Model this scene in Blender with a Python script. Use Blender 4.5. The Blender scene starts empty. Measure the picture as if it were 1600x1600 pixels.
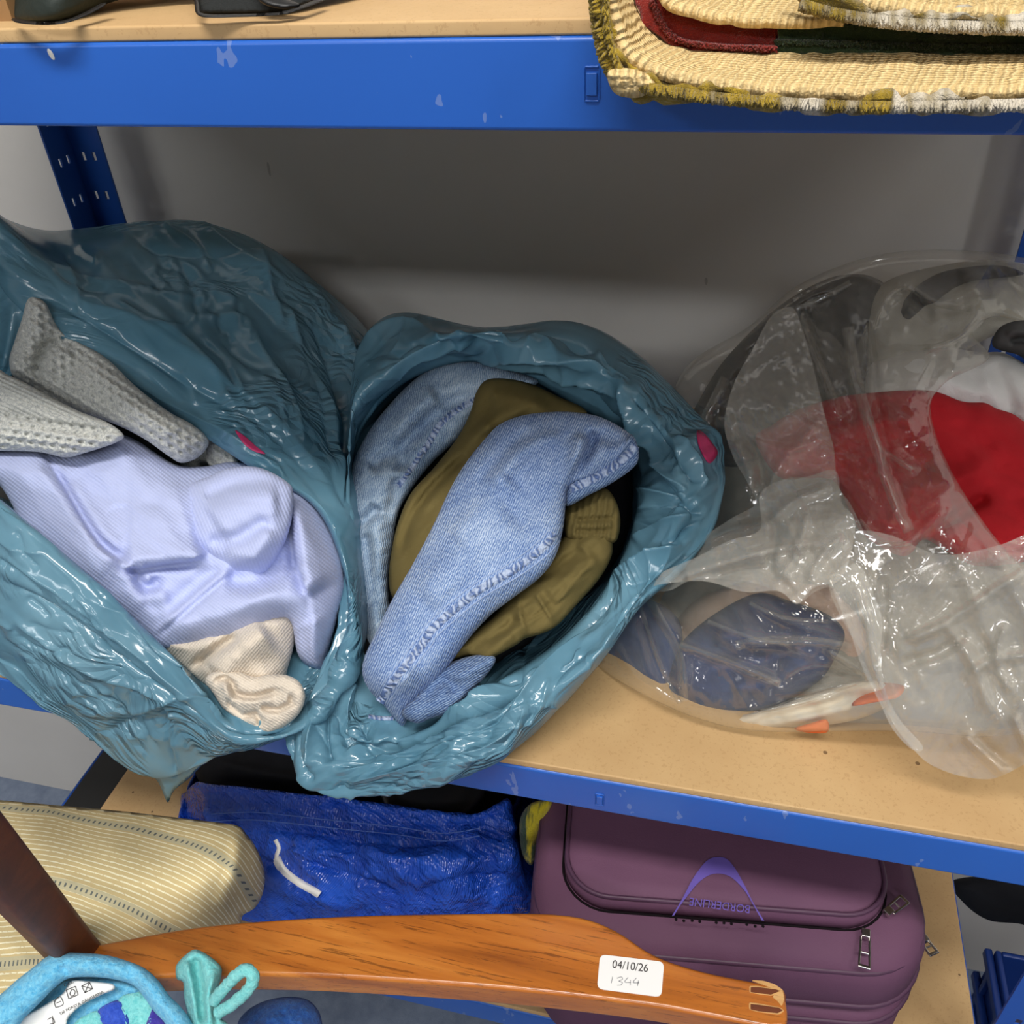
import bpy, bmesh, math, random
import numpy as np
from mathutils import Vector, Matrix
from mathutils.geometry import delaunay_2d_cdt
from mathutils.bvhtree import BVHTree

S = bpy.context.scene
C = S.collection
rnd = random.Random(7)

# ------------------------------------------------------------------ camera
FPX, YAW, PITCH, ROLL = 1407.74, -0.27992, 0.64601, -0.06588
CAM = np.array([0.10799, -0.33754, 0.46572])
def cam_axes():
    cy, sy, cp, sp, cr, sr = math.cos(YAW), math.sin(YAW), math.cos(PITCH), math.sin(PITCH), math.cos(ROLL), math.sin(ROLL)
    f = np.array([sy*cp, cy*cp, -sp]); r = np.array([cy, -sy, 0.0]); u = np.cross(r, f)
    return cr*r + sr*u, -sr*r + cr*u, f
AR, AU, AF = cam_axes()
cd = bpy.data.cameras.new('camera'); cam = bpy.data.objects.new('camera', cd); C.objects.link(cam)
cd.sensor_width = 36; cd.lens = FPX/1600*36; cd.clip_start = 0.02
cam.matrix_world = Matrix([[AR[0], AU[0], -AF[0], CAM[0]], [AR[1], AU[1], -AF[1], CAM[1]], [AR[2], AU[2], -AF[2], CAM[2]], [0, 0, 0, 1]])
S.camera = cam
S.view_settings.view_transform = 'Standard'; S.view_settings.look = 'None'
S.view_settings.exposure = 0.0; S.view_settings.gamma = 1
cy_ = S.cycles; cy_.max_bounces = 6; cy_.diffuse_bounces = 3; cy_.glossy_bounces = 2; cy_.transmission_bounces = 3; cy_.transparent_max_bounces = 8
cy_.use_adaptive_sampling = True; cy_.adaptive_threshold = .06; cy_.adaptive_min_samples = 12; cy_.caustics_reflective = False; cy_.caustics_refractive = False

# ------------------------------------------------------------------ light
w = bpy.data.worlds.new('room_light'); S.world = w; w.use_nodes = True
w.node_tree.nodes['Background'].inputs[0].default_value = (1.0, 0.95, 0.88, 1)
w.node_tree.nodes['Background'].inputs[1].default_value = 0.25
def area(name, loc, target, sx, sy, energy, col):
    l = bpy.data.lights.new(name, 'AREA'); l.shape = 'RECTANGLE'; l.size = sx; l.size_y = sy; l.energy = energy; l.color = col
    o = bpy.data.objects.new(name, l); C.objects.link(o); o.location = loc
    o.rotation_euler = (Vector(target) - Vector(loc)).to_track_quat('-Z', 'Y').to_euler()
    return o
area('ceiling_or_glint_tube', (0.5, -2.9, 2.0), (0.5, -2.2, -0.8), 1.5, 0.22, 30, (0.94, 0.97, 1.0))
area('ceiling_or_glint_tube', (-1.7, -2.5, 1.9), (-1.4, -2.0, -0.8), 1.3, 0.20, 20, (0.96, 0.98, 1.0))  # added unseen lamp, widens the glints on the plastic film
area('ceiling_or_glint_tube', (1.9, -1.9, 1.9), (1.6, -1.5, -0.8), 0.20, 1.3, 16, (0.96, 0.98, 1.0))  # second added unseen lamp, also only for film glints
area('ceiling_panel_lamp', (0.15, -0.70, 1.75), (0.15, -0.5, -0.8), 1.2, 0.20, 34, (1.0, 0.97, 0.92))

# ------------------------------------------------------------------ helpers: projection
def P(px, py, t):
    px, py, t = np.asarray(px, float), np.asarray(py, float), np.asarray(t, float)
    d = AF + ((px-800)/FPX)[..., None]*AR - ((py-800)/FPX)[..., None]*AU
    return CAM + t[..., None]*d
def tplane(px, py, ax, val):
    d = AF + (px-800)/FPX*AR - (py-800)/FPX*AU
    return (val-CAM[ax])/d[ax]
def tY(px, py, Y): return tplane(px, py, 1, Y)
def tZ(px, py, Z): return tplane(px, py, 2, Z)
def at(px, py, t): return Vector(P(np.array(px), np.array(py), np.array(t)))
def atY(px, py, Y): return at(px, py, tY(px, py, Y))
def atZ(px, py, Z): return at(px, py, tZ(px, py, Z))
def proj(V):
    d = np.asarray(V)-CAM; z = d@AF
    return 800+FPX*(d@AR)/z, 800-FPX*(d@AU)/z, z
def cr(sc, off, pts):              # crop coordinates to photograph pixels
    return [(off[0]+a*sc, off[1]+b*sc) for a, b in pts]

# ------------------------------------------------------------------ helpers: maths
def h2(ix, iy, s):
    n = (ix.astype(np.int64)*374761393 + iy.astype(np.int64)*668265263 + s*974711) & 0x7fffffff
    n = ((n ^ (n >> 13))*1274126177) & 0x7fffffff
    return ((n ^ (n >> 16)) & 0xffff)/65535.0
def vnoise(x, y, s=0):
    ix, iy = np.floor(x), np.floor(y); fx, fy = x-ix, y-iy
    fx = fx*fx*fx*(fx*(6*fx-15)+10); fy = fy*fy*fy*(fy*(6*fy-15)+10)
    a, b, c, d = h2(ix, iy, s), h2(ix+1, iy, s), h2(ix, iy+1, s), h2(ix+1, iy+1, s)
    return (a*(1-fx)+b*fx)*(1-fy)+(c*(1-fx)+d*fx)*fy - .5
def fbm(x, y, s=0, o=3):
    r = 0; a = 1
    for k in range(o): r = r+a*vnoise(x*2**k, y*2**k, s+k*17); a *= .5
    return r
def ridged(x, y, s=0, o=3):
    r = 0; a = 1
    for k in range(o):
        r = r+a*(1-np.abs(vnoise(x*2**k+3.7*k, y*2**k, s+k*31))*4.0); a *= .5
    return r*.5
def crease(x, y, s=0, k=3.0):
    n = fbm(x, y, s, 2)*k; f = n-np.floor(n)
    return np.abs(f-.5)*2-.5
def facets(x, y, s=0):
    """crumpled sheet: flat triangular facets between random heights on a warped lattice"""
    wx, wy = fbm(x*.45, y*.45, s+5, 2), fbm(x*.45+9, y*.45, s+8, 2)
    x, y = x+1.5*wx, y+1.5*wy
    k = (x+y)*.36603; i, j = np.floor(x+k), np.floor(y+k); a, b = x+k-i, y+k-j
    up = a > b
    h00, h11 = h2(i, j, s), h2(i+1, j+1, s); h10, h01 = h2(i+1, j, s), h2(i, j+1, s)
    return np.where(up, h00*(1-a)+h10*(a-b)+h11*b, h00*(1-b)+h01*(b-a)+h11*a)-.5
def crumple(x, y, s=0):
    m = np.clip((fbm(x*.35, y*.35, s+40, 2)+.05)/.25, .12, 1)
    return facets(x, y, s)+m*(.45*facets(x*2.3, y*2.3, s+11)+.22*facets(x*4.7, y*4.7, s+23))
def aniso(px, py, ang, sx, sy):
    c, s = math.cos(math.radians(ang)), math.sin(math.radians(ang))
    return (px*c+py*s)/sx, (-px*s+py*c)/sy
def smooth_loop(pts, step, closed=True):
    p = np.array(pts, float); n = len(p); out = []
    for i in range(n if closed else n-1):
        if closed: a, b, c, d = p[i-1], p[i], p[(i+1) % n], p[(i+2) % n]
        else: a, b, c, d = p[max(i-1, 0)], p[i], p[i+1], p[min(i+2, n-1)]
        m = max(1, int(np.linalg.norm((c-b)[:2])/step))
        for k in range(m):
            t = k/m
            out.append(.5*((2*b)+(-a+c)*t+(2*a-5*b+4*c-d)*t*t+(-a+3*b-3*c+d)*t**3))
    if not closed: out.append(p[-1])
    return np.array(out)
def tps(pts, vals, lam=1e-4):
    X = np.array(pts, float)/500; n = len(X); v = np.array(vals, float)
    if v.ndim == 1: v = v[:, None]
    def U(r2): return r2*np.log(r2+1e-12)
    K = U(((X[:, None]-X[None])**2).sum(-1))+lam*np.eye(n)
    Q = np.hstack([np.ones((n, 1)), X]); A = np.zeros((n+3, n+3)); A[:n, :n] = K; A[:n, n:] = Q; A[n:, :n] = Q.T
    if n < 4: A += 1e-9*np.eye(n+3)
    sol = np.linalg.lstsq(A, np.vstack([v, np.zeros((3, v.shape[1]))]), rcond=None)[0]
    def ev(px, py):
        Z = np.stack([px, py], -1)/500
        return U(((Z[:, None]-X[None])**2).sum(-1))@sol[:n]+np.hstack([np.ones((len(Z), 1)), Z])@sol[n:]
    return ev
def pdist(px, py, poly, closed):
    """distance to a polyline, signed side, and parameter 0..1 along it"""
    q = np.array(poly, float); n = len(q); best = np.full(len(px), 1e9); side = np.zeros(len(px)); par = np.zeros(len(px))
    m = n if closed else n-1
    for i in range(m):
        a, b = q[i], q[(i+1) % n]; d = b-a; L2 = d@d+1e-9
        rx, ry = px-a[0], py-a[1]
        t = np.clip((rx*d[0]+ry*d[1])/L2, 0, 1); dx, dy = rx-t*d[0], ry-t*d[1]; dd = np.hypot(dx, dy)
        k = dd < best; best[k] = dd[k]; side[k] = np.sign(d[0]*ry-d[1]*rx)[k]; par[k] = ((i+t)/m)[k]
    return best, side, par
def stroke_h(px, py, strokes):
    """height in metres towards the viewer side added by sculpting strokes (points, width px, amplitude, kind)"""
    h = np.zeros(len(px))
    for st in strokes:
        pts, wd, amp = st[:3]; kind = st[3] if len(st) > 3 else 'g'
        pl = smooth_loop(pts, 14, False)
        lo, hi = pl.min(0)-wd*4, pl.max(0)+wd*4
        k = np.where((px > lo[0]) & (px < hi[0]) & (py > lo[1]) & (py < hi[1]))[0]
        if not len(k): continue
        d, s, t = pdist(px[k], py[k], pl, False)
        tp = np.clip(np.minimum(t, 1-t)/.18, 0, 1); tp = tp*tp*(3-2*tp)
        if kind == 'g': f = np.exp(-(d/wd)**2)
        elif kind == 'e': f = np.exp(-d/(wd*.8))
        elif kind == 'v': f = np.maximum(0, 1-d/wd)**1.5
        elif kind == 'l': sd = d*s; f = np.where(sd < 0, np.exp(sd/wd), np.exp(-np.maximum(sd, 0)/3.0)*1.0)   # raised on the left of the direction
        else: sd = d*s; f = np.where(sd > 0, np.exp(-sd/wd), np.exp(np.minimum(sd, 0)/3.0))                  # raised on the right
        h[k] += amp*f*tp
    return h

# ------------------------------------------------------------------ helpers: objects
def props(o, label=None, cat=None, group=None, kind=None):
    if label: o['label'] = label
    if cat: o['category'] = cat
    if group: o['group'] = group
    if kind: o['kind'] = kind
    return o
def empty(name, loc, label=None, cat=None, group=None):
    o = bpy.data.objects.new(name, None); C.objects.link(o); o.location = loc; o.empty_display_size = .05
    bpy.context.view_layer.update()
    return props(o, label, cat, group)
def mesh(name, V, F, mat, parent=None, smooth=True, uv=None, attrs=None):
    me = bpy.data.meshes.new(name)
    V = [tuple(map(float, v)) for v in V]
    me.from_pydata(V, [], [tuple(int(i) for i in f) for f in F]); me.update()
    if smooth:
        me.polygons.foreach_set('use_smooth', [True]*len(me.polygons))
    if uv is not None:
        ul = me.uv_layers.new(name='UVMap'); li = np.zeros(len(me.loops), np.int32); me.loops.foreach_get('vertex_index', li)
        ul.data.foreach_set('uv', np.asarray(uv, np.float32)[li].ravel())
    me.materials.append(mat)
    o = bpy.data.objects.new(name, me); C.objects.link(o)
    if parent: link_to(o, parent)
    return o
def link_to(o, parent):
    o.parent = parent
    m = Matrix.Identity(4) if parent.parent else Matrix.Translation(parent.location) @ parent.rotation_euler.to_matrix().to_4x4()
    o.matrix_parent_inverse = m.inverted()
def bmobj(name, bm, mat, parent=None, smooth=False, bevel=0, seg=2):
    bmesh.ops.recalc_face_normals(bm, faces=bm.faces)
    me = bpy.data.meshes.new(name); bm.to_mesh(me); bm.free(); me.materials.append(mat)
    o = bpy.data.objects.new(name, me); C.objects.link(o)
    if smooth: me.polygons.foreach_set('use_smooth', [True]*len(me.polygons))
    if bevel:
        b = o.modifiers.new('bevel', 'BEVEL'); b.width = bevel; b.segments = seg; b.limit_method = 'ANGLE'; b.angle_limit = .6
        me.polygons.foreach_set('use_smooth', [True]*len(me.polygons))
        o.modifiers.new('wn', 'WEIGHTED_NORMAL')
    if parent: link_to(o, parent)
    return o
def bbox(bm, a, b):
    vs = [bm.verts.new((x, y, z)) for z in (a[2], b[2]) for y in (a[1], b[1]) for x in (a[0], b[0])]
    for f in ((0, 2, 3, 1), (4, 5, 7, 6), (0, 1, 5, 4), (2, 6, 7, 3), (0, 4, 6, 2), (1, 3, 7, 5)): bm.faces.new([vs[i] for i in f])
def box(name, a, b, mat, parent=None, bevel=0):
    bm = bmesh.new(); bbox(bm, a, b); return bmobj(name, bm, mat, parent, bevel=bevel)

class Relief: pass
def lump(name, outline, ctrl, mat, parent=None, r=.02, sp=5, strokes=(), noise=(), bulge=0, back=True, depth='Y',
         uvrot=0, uvctrl=None, tex=None, push=0, gain=1.0):
    """a closed soft body: its outline and front surface follow control points (x, y, Y or distance); rounded rim of radius r, closed behind"""
    ol = smooth_loop(outline, sp); n = len(ol)
    lo, hi = ol.min(0), ol.max(0); g = []
    row = 0; y = lo[1]
    while y < hi[1]:
        xs = np.arange(lo[0]+(sp*.5 if row % 2 else 0), hi[0], sp)
        g.append(np.stack([xs, np.full(len(xs), y)], 1)); y += sp*.87; row += 1
    g = np.vstack(g)
    d, s, _ = pdist(g[:, 0], g[:, 1], ol, True)
    ins = np.zeros(len(g), bool)
    for i in range(n):
        a, b = ol[i], ol[(i+1) % n]
        c = ((a[1] > g[:, 1]) != (b[1] > g[:, 1]))
        with np.errstate(divide='ignore', invalid='ignore'):
            xx = (b[0]-a[0])*(g[:, 1]-a[1])/(b[1]-a[1])+a[0]
        ins ^= c & (g[:, 0] < xx)
    g = g[ins & (d > sp*.55)]
    pts = np.vstack([ol, g])
    vo, eo, fo, ov, oe, of = delaunay_2d_cdt([Vector(p) for p in pts], [], [list(range(n))], 1, 1e-4)
    q = np.array([tuple(v) for v in vo]); px, py = q[:, 0], q[:, 1]
    F = [tuple(f) for f in fo]
    if len(F):
        a, b, c = q[F[0][0]], q[F[0][1]], q[F[0][2]]
    cp = [(c[0], c[1]) for c in ctrl]
    tv = [tY(*c) if depth == 'Y' else c[2]+.06 for c in ctrl]
    te = tps(cp, tv)
    def front(px, py, dd=None):
        t = te(px, py)[:, 0]
        if dd is None: dd = pdist(px, py, ol, True)[0]
        dm = dd*t/FPX
        hr = r*np.sqrt(np.clip(1-(1-np.clip(dm/r, 0, 1))**2, 0, 1)) if r > 0 else 0*t
        tf = t+(r-hr)
        fade = np.clip(dm/max(r*.6, .004), 0, 1)
        h = stroke_h(px, py, strokes)*gain
        for (kind, ang, sx, sy, amp, seed) in noise:
            ax, ay = aniso(px, py, ang, sx, sy)
            h = h+amp*(fbm(ax, ay, seed) if kind == 'f' else crease(ax, ay, seed) if kind == 'c' else crumple(ax, ay, seed) if kind == 'p' else facets(ax, ay, seed) if kind == 'q' else ridged(ax, ay, seed))
        if bulge: h = h+bulge*(1-np.exp(-dd/60.0))
        tx = tex(px, py)*np.clip(dm/.004, 0, 1) if tex is not None else 0
        return tf-h*(fade if r > 0 else 1)-tx-push, t, hr
    dd, _, _ = pdist(px, py, ol, True)
    tf, tb, hr = front(px, py, dd)
    V = P(px, py, tf)
    if uvctrl: uv = tps([(c[0], c[1]) for c in uvctrl], [(c[2], c[3]) for c in uvctrl])(px, py)
    else:
        tm = float(np.mean(tb)); cc, ss = math.cos(math.radians(uvrot)), math.sin(math.radians(uvrot))
        uv = np.stack([(px*cc+py*ss), (-px*ss+py*cc)], 1)*tm/FPX
    a, b, c = (V[F[0][i]] for i in range(3))
    if np.dot(np.cross(b-a, c-a), AF) > 0: F = [f[::-1] for f in F]
    if back:
        Vb = P(px, py, tb+r+hr); nb = len(V); edge = dd < 1e-3
        idx = np.where(edge, np.arange(nb), np.arange(nb)+nb)
        F = F+[tuple(idx[i] for i in f[::-1]) for f in F]
        V = np.vstack([V, Vb]); uv = np.vstack([uv, uv])
        used = np.zeros(len(V), bool); used[np.array([i for f in F for i in f])] = True
        mp = np.cumsum(used)-1; V = V[used]; uv = uv[used]; F = [tuple(mp[list(f)]) for f in F]
    o = mesh(name, V, F, mat, parent, uv=uv)
    o['_v'] = 0; del o['_v']
    R_ = Relief(); R_.o = o; R_.bvh = BVHTree.FromPolygons([Vector(v) for v in V], F)
    return R_
def tube(name, rings, mat, parent=None, nu=260, nv=100, strokes=(), noise=(), closed_u=True, seed=0, cap=False, post=None):
    """a skin through rings of control points (x, y, Y), or ('w', X, Y, Z)"""
    R3 = []
    for rg in rings:
        R3.append([np.array(c[1:], float) if c[0] == 'w' else np.array(atY(*c)) for c in rg])
    R3 = np.array(R3)                                   # rings x points x 3
    def crom(A, m, closed):
        n = len(A); tt = np.linspace(0, n if closed else n-1, m, endpoint=not closed); i = np.floor(tt).astype(int)
        if not closed: i = np.minimum(i, n-2)
        f = (tt-i)[(...,)+(None,)*(A.ndim-1)]
        g = (lambda k: A[(i+k) % n]) if closed else (lambda k: A[np.clip(i+k, 0, n-1)])
        a, b, c, d = g(-1), g(0), g(1), g(2)
        return .5*(2*b+(-a+c)*f+(2*a-5*b+4*c-d)*f*f+(-a+3*b-3*c+d)*f**3)
    G = crom(R3, nv, False)                             # nv x pts x 3
    G = crom(np.swapaxes(G, 0, 1), nu, closed_u); G = np.swapaxes(G, 0, 1)   # nv x nu x 3
    V = G.reshape(-1, 3)
    du = np.roll(G, -1, 1)-np.roll(G, 1, 1); dv = np.gradient(G, axis=0)
    N = np.cross(du, dv); N /= np.linalg.norm(N, axis=2, keepdims=True)+1e-12; N = N.reshape(-1, 3)
    px, py, z = proj(V); view = V-CAM; view /= np.linalg.norm(view, axis=1, keepdims=True)
    fc = -(N*view).sum(1); fac = np.sign(fc)*np.minimum(1, np.abs(fc)*2.5)
    h = stroke_h(px, py, [s if len(s) > 3 else tuple(s)+('e',) for s in strokes])
    for (kind, ang, sx, sy, amp, sd) in noise:
        ax, ay = aniso(px, py, ang, sx, sy)
        h = h+amp*(fbm(ax, ay, sd) if kind == 'f' else crease(ax, ay, sd) if kind == 'c' else crumple(ax, ay, sd) if kind == 'p' else facets(ax, ay, sd) if kind == 'q' else ridged(ax, ay, sd))
    V = V+N*(h*fac)[:, None]
    F = []
    for j in range(nv-1):
        for i in range(nu if closed_u else nu-1):
            F.append((j*nu+i, j*nu+(i+1) % nu, (j+1)*nu+(i+1) % nu, (j+1)*nu+i))
    seg = np.linalg.norm(np.diff(G, axis=0), axis=2); vv = np.vstack([np.zeros((1, nu)), np.cumsum(seg, 0)])
    vv = .5*vv+.5*vv.mean(1, keepdims=True); per = np.linalg.norm(np.diff(G[nv//2], axis=0), axis=1).sum()
    uu = np.tile(np.arange(nu)/nu*per, (nv, 1)); uv = np.stack([uu.ravel(), vv.ravel()], 1)
    o = mesh(name, V, F, mat, parent, uv=uv)
    R_ = Relief(); R_.o = o; R_.bvh = BVHTree.FromPolygons([Vector(v) for v in V], F)
    return R_
def onto(rel, px, py, lift=.001, fallback=None):
    d = Vector(AF+(px-800)/FPX*AR-(py-800)/FPX*AU); L = d.length
    for rl in (rel if isinstance(rel, list) else [rel]):
        hit = rl.bvh.ray_cast(Vector(CAM), d/L)
        if hit[0] is not None: return np.array(hit[0])-np.array(d/L)*lift, hit[3]/L
    return (np.array(at(px, py, fallback)) if fallback else None), fallback
def ribbon(name, rel, pts, wpx, mat, parent=None, lift=.001, dome=.0008, step=6, cross=4):
    """a narrow raised strip laid on a surface"""
    pl = smooth_loop(pts, step, False); V = []; ok = []
    last = None; tl = []
    for p in pl:
        _, t = onto(rel, p[0], p[1]); tl.append(t)
    good = [t for t in tl if t]; 
    if not good: return None
    tm = good[0]
    for i in range(len(tl)):
        if tl[i] is None: tl[i] = tm
        tm = tl[i]
    tg = np.gradient(pl, axis=0); tg /= np.linalg.norm(tg, axis=1, keepdims=True)+1e-9
    uv = []; s = 0
    for i, p in enumerate(pl):
        nx, ny = -tg[i][1], tg[i][0]
        if i: s += np.linalg.norm(pl[i]-pl[i-1])*tl[i]/FPX
        for k in range(cross+1):
            c = (k/cross*2-1); x, y = p[0]+nx*c*wpx/2, p[1]+ny*c*wpx/2
            q, t = onto(rel, x, y)
            if t is None or abs(t-tl[i]) > .012: t = tl[i]
            V.append(P(np.array(x), np.array(y), np.array(t-lift*(1 if abs(c) < .99 else -.6)-dome*(1-c*c))))
            uv.append((s, c*wpx/2*tl[i]/FPX))
    F = []; m = cross+1
    for i in range(len(pl)-1):
        for k in range(cross): F.append((i*m+k, (i+1)*m+k, (i+1)*m+k+1, i*m+k+1))
    return mesh(name, V, F, mat, parent, uv=uv)
def patch(name, rel, outline, mat, parent=None, lift=.0008, sp=4, thick=.0004):
    """a small flat piece (sticker, print) laid on a surface"""
    ol = smooth_loop(outline, sp); n = len(ol)
    cx, cy = ol.mean(0)
    rings = [1, .66, .33]; V = []; F = []; t0 = onto(rel, cx, cy)[1] or .6
    for k in rings:
        for p in ol:
            x, y = cx+(p[0]-cx)*k, cy+(p[1]-cy)*k
            t = onto(rel, x, y)[1]
            if t is None or abs(t-t0) > .03: t = t0
            V.append(P(np.array(x), np.array(y), np.array(t-lift)))
    V.append(P(np.array(cx), np.array(cy), np.array(t0-lift)))
    for j in range(2):
        for i in range(n): F.append((j*n+i, j*n+(i+1) % n, (j+1)*n+(i+1) % n, (j+1)*n+i))
    for i in range(n): F.append((2*n+i, 2*n+(i+1) % n, 3*n))
    o = mesh(name, V, F, mat, parent)
    sd = o.modifiers.new('thickness', 'SOLIDIFY'); sd.thickness = thick
    return o

# ------------------------------------------------------------------ materials
class Mat:
    def __init__(s, name):
        s.m = bpy.data.materials.new(name); s.m.use_nodes = True; s.t = s.m.node_tree; s.b = s.t.nodes['Principled BSDF']; s.out = s.t.nodes['Material Output']
    def n(s, typ, ins=None, **kw):
        o = s.t.nodes.new(typ)
        for k, v in kw.items(): setattr(o, k, v)
        for k, v in (ins or {}).items():
            if hasattr(v, 'links') or isinstance(v, bpy.types.NodeSocket): s.t.links.new(v, o.inputs[k])
            else: o.inputs[k].default_value = v
        return o
    def set(s, **kw):
        for k, v in kw.items():
            k = k.replace('_', ' ')
            if isinstance(v, bpy.types.NodeSocket): s.t.links.new(v, s.b.inputs[k])
            else: s.b.inputs[k].default_value = v
        return s
    def coord(s, kind='Object', scale=(1, 1, 1), rot=(0, 0, 0)):
        tc = s.n('ShaderNodeTexCoord'); mp = s.n('ShaderNodeMapping', {'Vector': tc.outputs[kind], 'Scale': scale, 'Rotation': rot}); return mp.outputs[0]
    def noise(s, vec, scale, detail=3, rough=.5, dist=0, ntype='FBM'):
        nd = s.n('ShaderNodeTexNoise', {'Vector': vec, 'Scale': scale, 'Detail': detail, 'Roughness': rough, 'Distortion': dist}, noise_type=ntype); return nd.outputs[0]
    def ramp(s, fac, stops, interp='LINEAR'):
        r = s.n('ShaderNodeValToRGB', {'Fac': fac}); e = r.color_ramp.elements; r.color_ramp.interpolation = interp
        while len(e) < len(stops): e.new(.5)
        for el, (p, c) in zip(e, stops): el.position = p; el.color = tuple(c)+(1,) if len(c) == 3 else c
        return r.outputs[0]
    def mix(s, fac, a, b, mode='MIX'):
        x = s.n('ShaderNodeMix', data_type='RGBA', blend_type=mode)
        for i, v in ((0, fac), (6, a), (7, b)):
            if isinstance(v, bpy.types.NodeSocket): s.t.links.new(v, x.inputs[i])
            else: x.inputs[i].default_value = v if i == 0 else (tuple(v)+(1,))[:4]
        return x.outputs[2]
    def math(s, op, a, b=0., c=0.):
        x = s.n('ShaderNodeMath', operation=op)
        for i, v in enumerate((a, b, c)):
            if isinstance(v, bpy.types.NodeSocket): s.t.links.new(v, x.inputs[i])
            else: x.inputs[i].default_value = v
        return x.outputs[0]
    def bump(s, h, strength=.5, dist=.001, normal=None):
        ins = {'Height': h, 'Strength': strength, 'Distance': dist}
        if normal is not None: ins['Normal'] = normal
        return s.n('ShaderNodeBump', ins).outputs[0]
def lin(r, g, b):
    f = lambda c: (c/255/12.92) if c/255 <= .04045 else ((c/255+.055)/1.055)**2.4
    return (f(r), f(g), f(b))
def L4(*c): return lin(*c)+(1,)
def plain(name, c, rough=.6, spec=.5, metal=0, bscale=0, bstr=.2, bdist=.001, var=.0):
    m = Mat(name); m.set(Base_Color=L4(*c), Roughness=rough, Metallic=metal, Specular_IOR_Level=spec)
    co = m.coord()
    if bscale: m.set(Normal=m.bump(m.noise(co, bscale, 4), bstr, bdist))
    if var:
        a = tuple(min(1, x*(1+var)) for x in lin(*c)); b = tuple(x*(1-var) for x in lin(*c))
        m.set(Base_Color=m.ramp(m.noise(co, 30, 4), [(.3, b), (.7, a)]))
    return m.m

def mat_wall():
    m = Mat('painted_wall'); co = m.coord()
    m.set(Base_Color=m.ramp(m.noise(co, 3, 5), [(.3, lin(206, 202, 196)), (.7, lin(216, 212, 206))]), Roughness=.6)
    sp = m.noise(m.coord(scale=(1, 1, .35)), 38, 2, .6)
    sc = m.math('GREATER_THAN', sp, .74)
    m.set(Base_Color=m.mix(m.math('MULTIPLY', sc, .35), m.ramp(m.noise(co, 3, 5), [(.3, lin(206, 202, 196)), (.7, lin(216, 212, 206))]), lin(90, 86, 82)))
    m.set(Normal=m.bump(m.noise(co, 90, 4), .15, .002)); return m.m
def mat_mdf():
    m = Mat('fibreboard'); co = m.coord()
    base = m.ramp(m.noise(co, 9, 6, .6), [(.3, lin(186, 150, 104)), (.7, lin(204, 170, 122))])
    fib = m.noise(co, 420, 3, .7)
    base = m.mix(m.math('MULTIPLY', m.math('GREATER_THAN', fib, .60), .35), base, lin(168, 132, 86))
    dots = m.n('ShaderNodeTexVoronoi', {'Vector': co, 'Scale': 34.0}).outputs[0]
    base = m.mix(m.math('MULTIPLY', m.math('LESS_THAN', dots, .045), .75), base, lin(84, 58, 36))
    m.set(Base_Color=base, Roughness=.62, Specular_IOR_Level=.35, Normal=m.bump(fib, .12, .0006)); return m.m
def mat_blue(name, c, c2, scuff=True):
    m = Mat(name); co = m.coord()
    base = m.ramp(m.noise(co, 5, 3), [(.3, lin(*c)), (.75, lin(*c2))])
    if scuff:
        s1 = m.noise(m.coord(scale=(1, 1, .55), rot=(0, .5, 0)), 60, 3, .65)
        msk = m.math('MULTIPLY', m.math('GREATER_THAN', s1, .635), .32)
        base = m.mix(msk, base, lin(150, 165, 195))
    m.set(Base_Color=base, Roughness=.33, Specular_IOR_Level=.5, Normal=m.bump(m.noise(co, 260, 2), .04, .0006)); return m.m
def crinkle(m, uv, scale, stretch, rot, seed=0.):
    """sharp folded creases: flat facets meeting in lines, stretched one way"""
    mp = m.n('ShaderNodeMapping', {'Vector': uv, 'Location': (seed, seed, 0), 'Rotation': (0, 0, rot), 'Scale': (stretch, 1, 1)})
    return m.n('ShaderNodeTexVoronoi', {'Vector': mp.outputs[0], 'Scale': scale}, feature='DISTANCE_TO_EDGE', voronoi_dimensions='2D').outputs[0]
def film_normal(m, crink, lo=.50, hi=.60, fine=1., base_=.10, st=1.):
    uv = m.coord('UV'); nz = m.n('ShaderNodeTexNoise', {'Vector': uv, 'Scale': 13.0, 'Detail': 1.0}, noise_dimensions='2D').outputs[1]
    off = m.n('ShaderNodeVectorMath', {0: nz, 1: (.07, .07, 0)}, operation='MULTIPLY').outputs[0]
    wv = m.n('ShaderNodeVectorMath', {0: uv, 1: off}, operation='ADD').outputs[0]
    msk = m.n('ShaderNodeMapRange', {'Value': m.n('ShaderNodeTexNoise', {'Vector': uv, 'Scale': 9.0, 'Detail': 2.0}, noise_dimensions='2D').outputs[0], 'From Min': lo, 'From Max': hi, 'To Min': .02, 'To Max': 1.}).outputs[0]
    h = m.math('MULTIPLY', crinkle(m, wv, 22, .45*st, .7), base_)
    f = m.math('ADD', m.math('MULTIPLY', crinkle(m, wv, 58, .5*st, 2.2, 3.), .75), m.math('MULTIPLY', crinkle(m, wv, 120, .6, 1.3, 7.), .50*fine))
    h = m.math('ADD', h, m.math('MULTIPLY', f, msk))
    return m.bump(h, 1.0, .0075*crink)
def mat_film(name, c1, c2, rough=.17, trans=.22, crink=.8):
    m = Mat(name); co = m.coord()
    base = m.ramp(m.noise(co, 9, 3, .6), [(.3, lin(*c1)), (.7, lin(*c2))])
    n2 = film_normal(m, crink)
    m.set(Base_Color=base, Roughness=rough, Specular_IOR_Level=.75, Normal=n2)
    tr = m.n('ShaderNodeBsdfTranslucent', {'Color': base, 'Normal': n2})
    mx = m.n('ShaderNodeMixShader', {0: trans, 1: m.b.outputs[0], 2: tr.outputs[0]})
    m.t.links.new(mx.outputs[0], m.out.inputs[0]); return m.m
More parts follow.
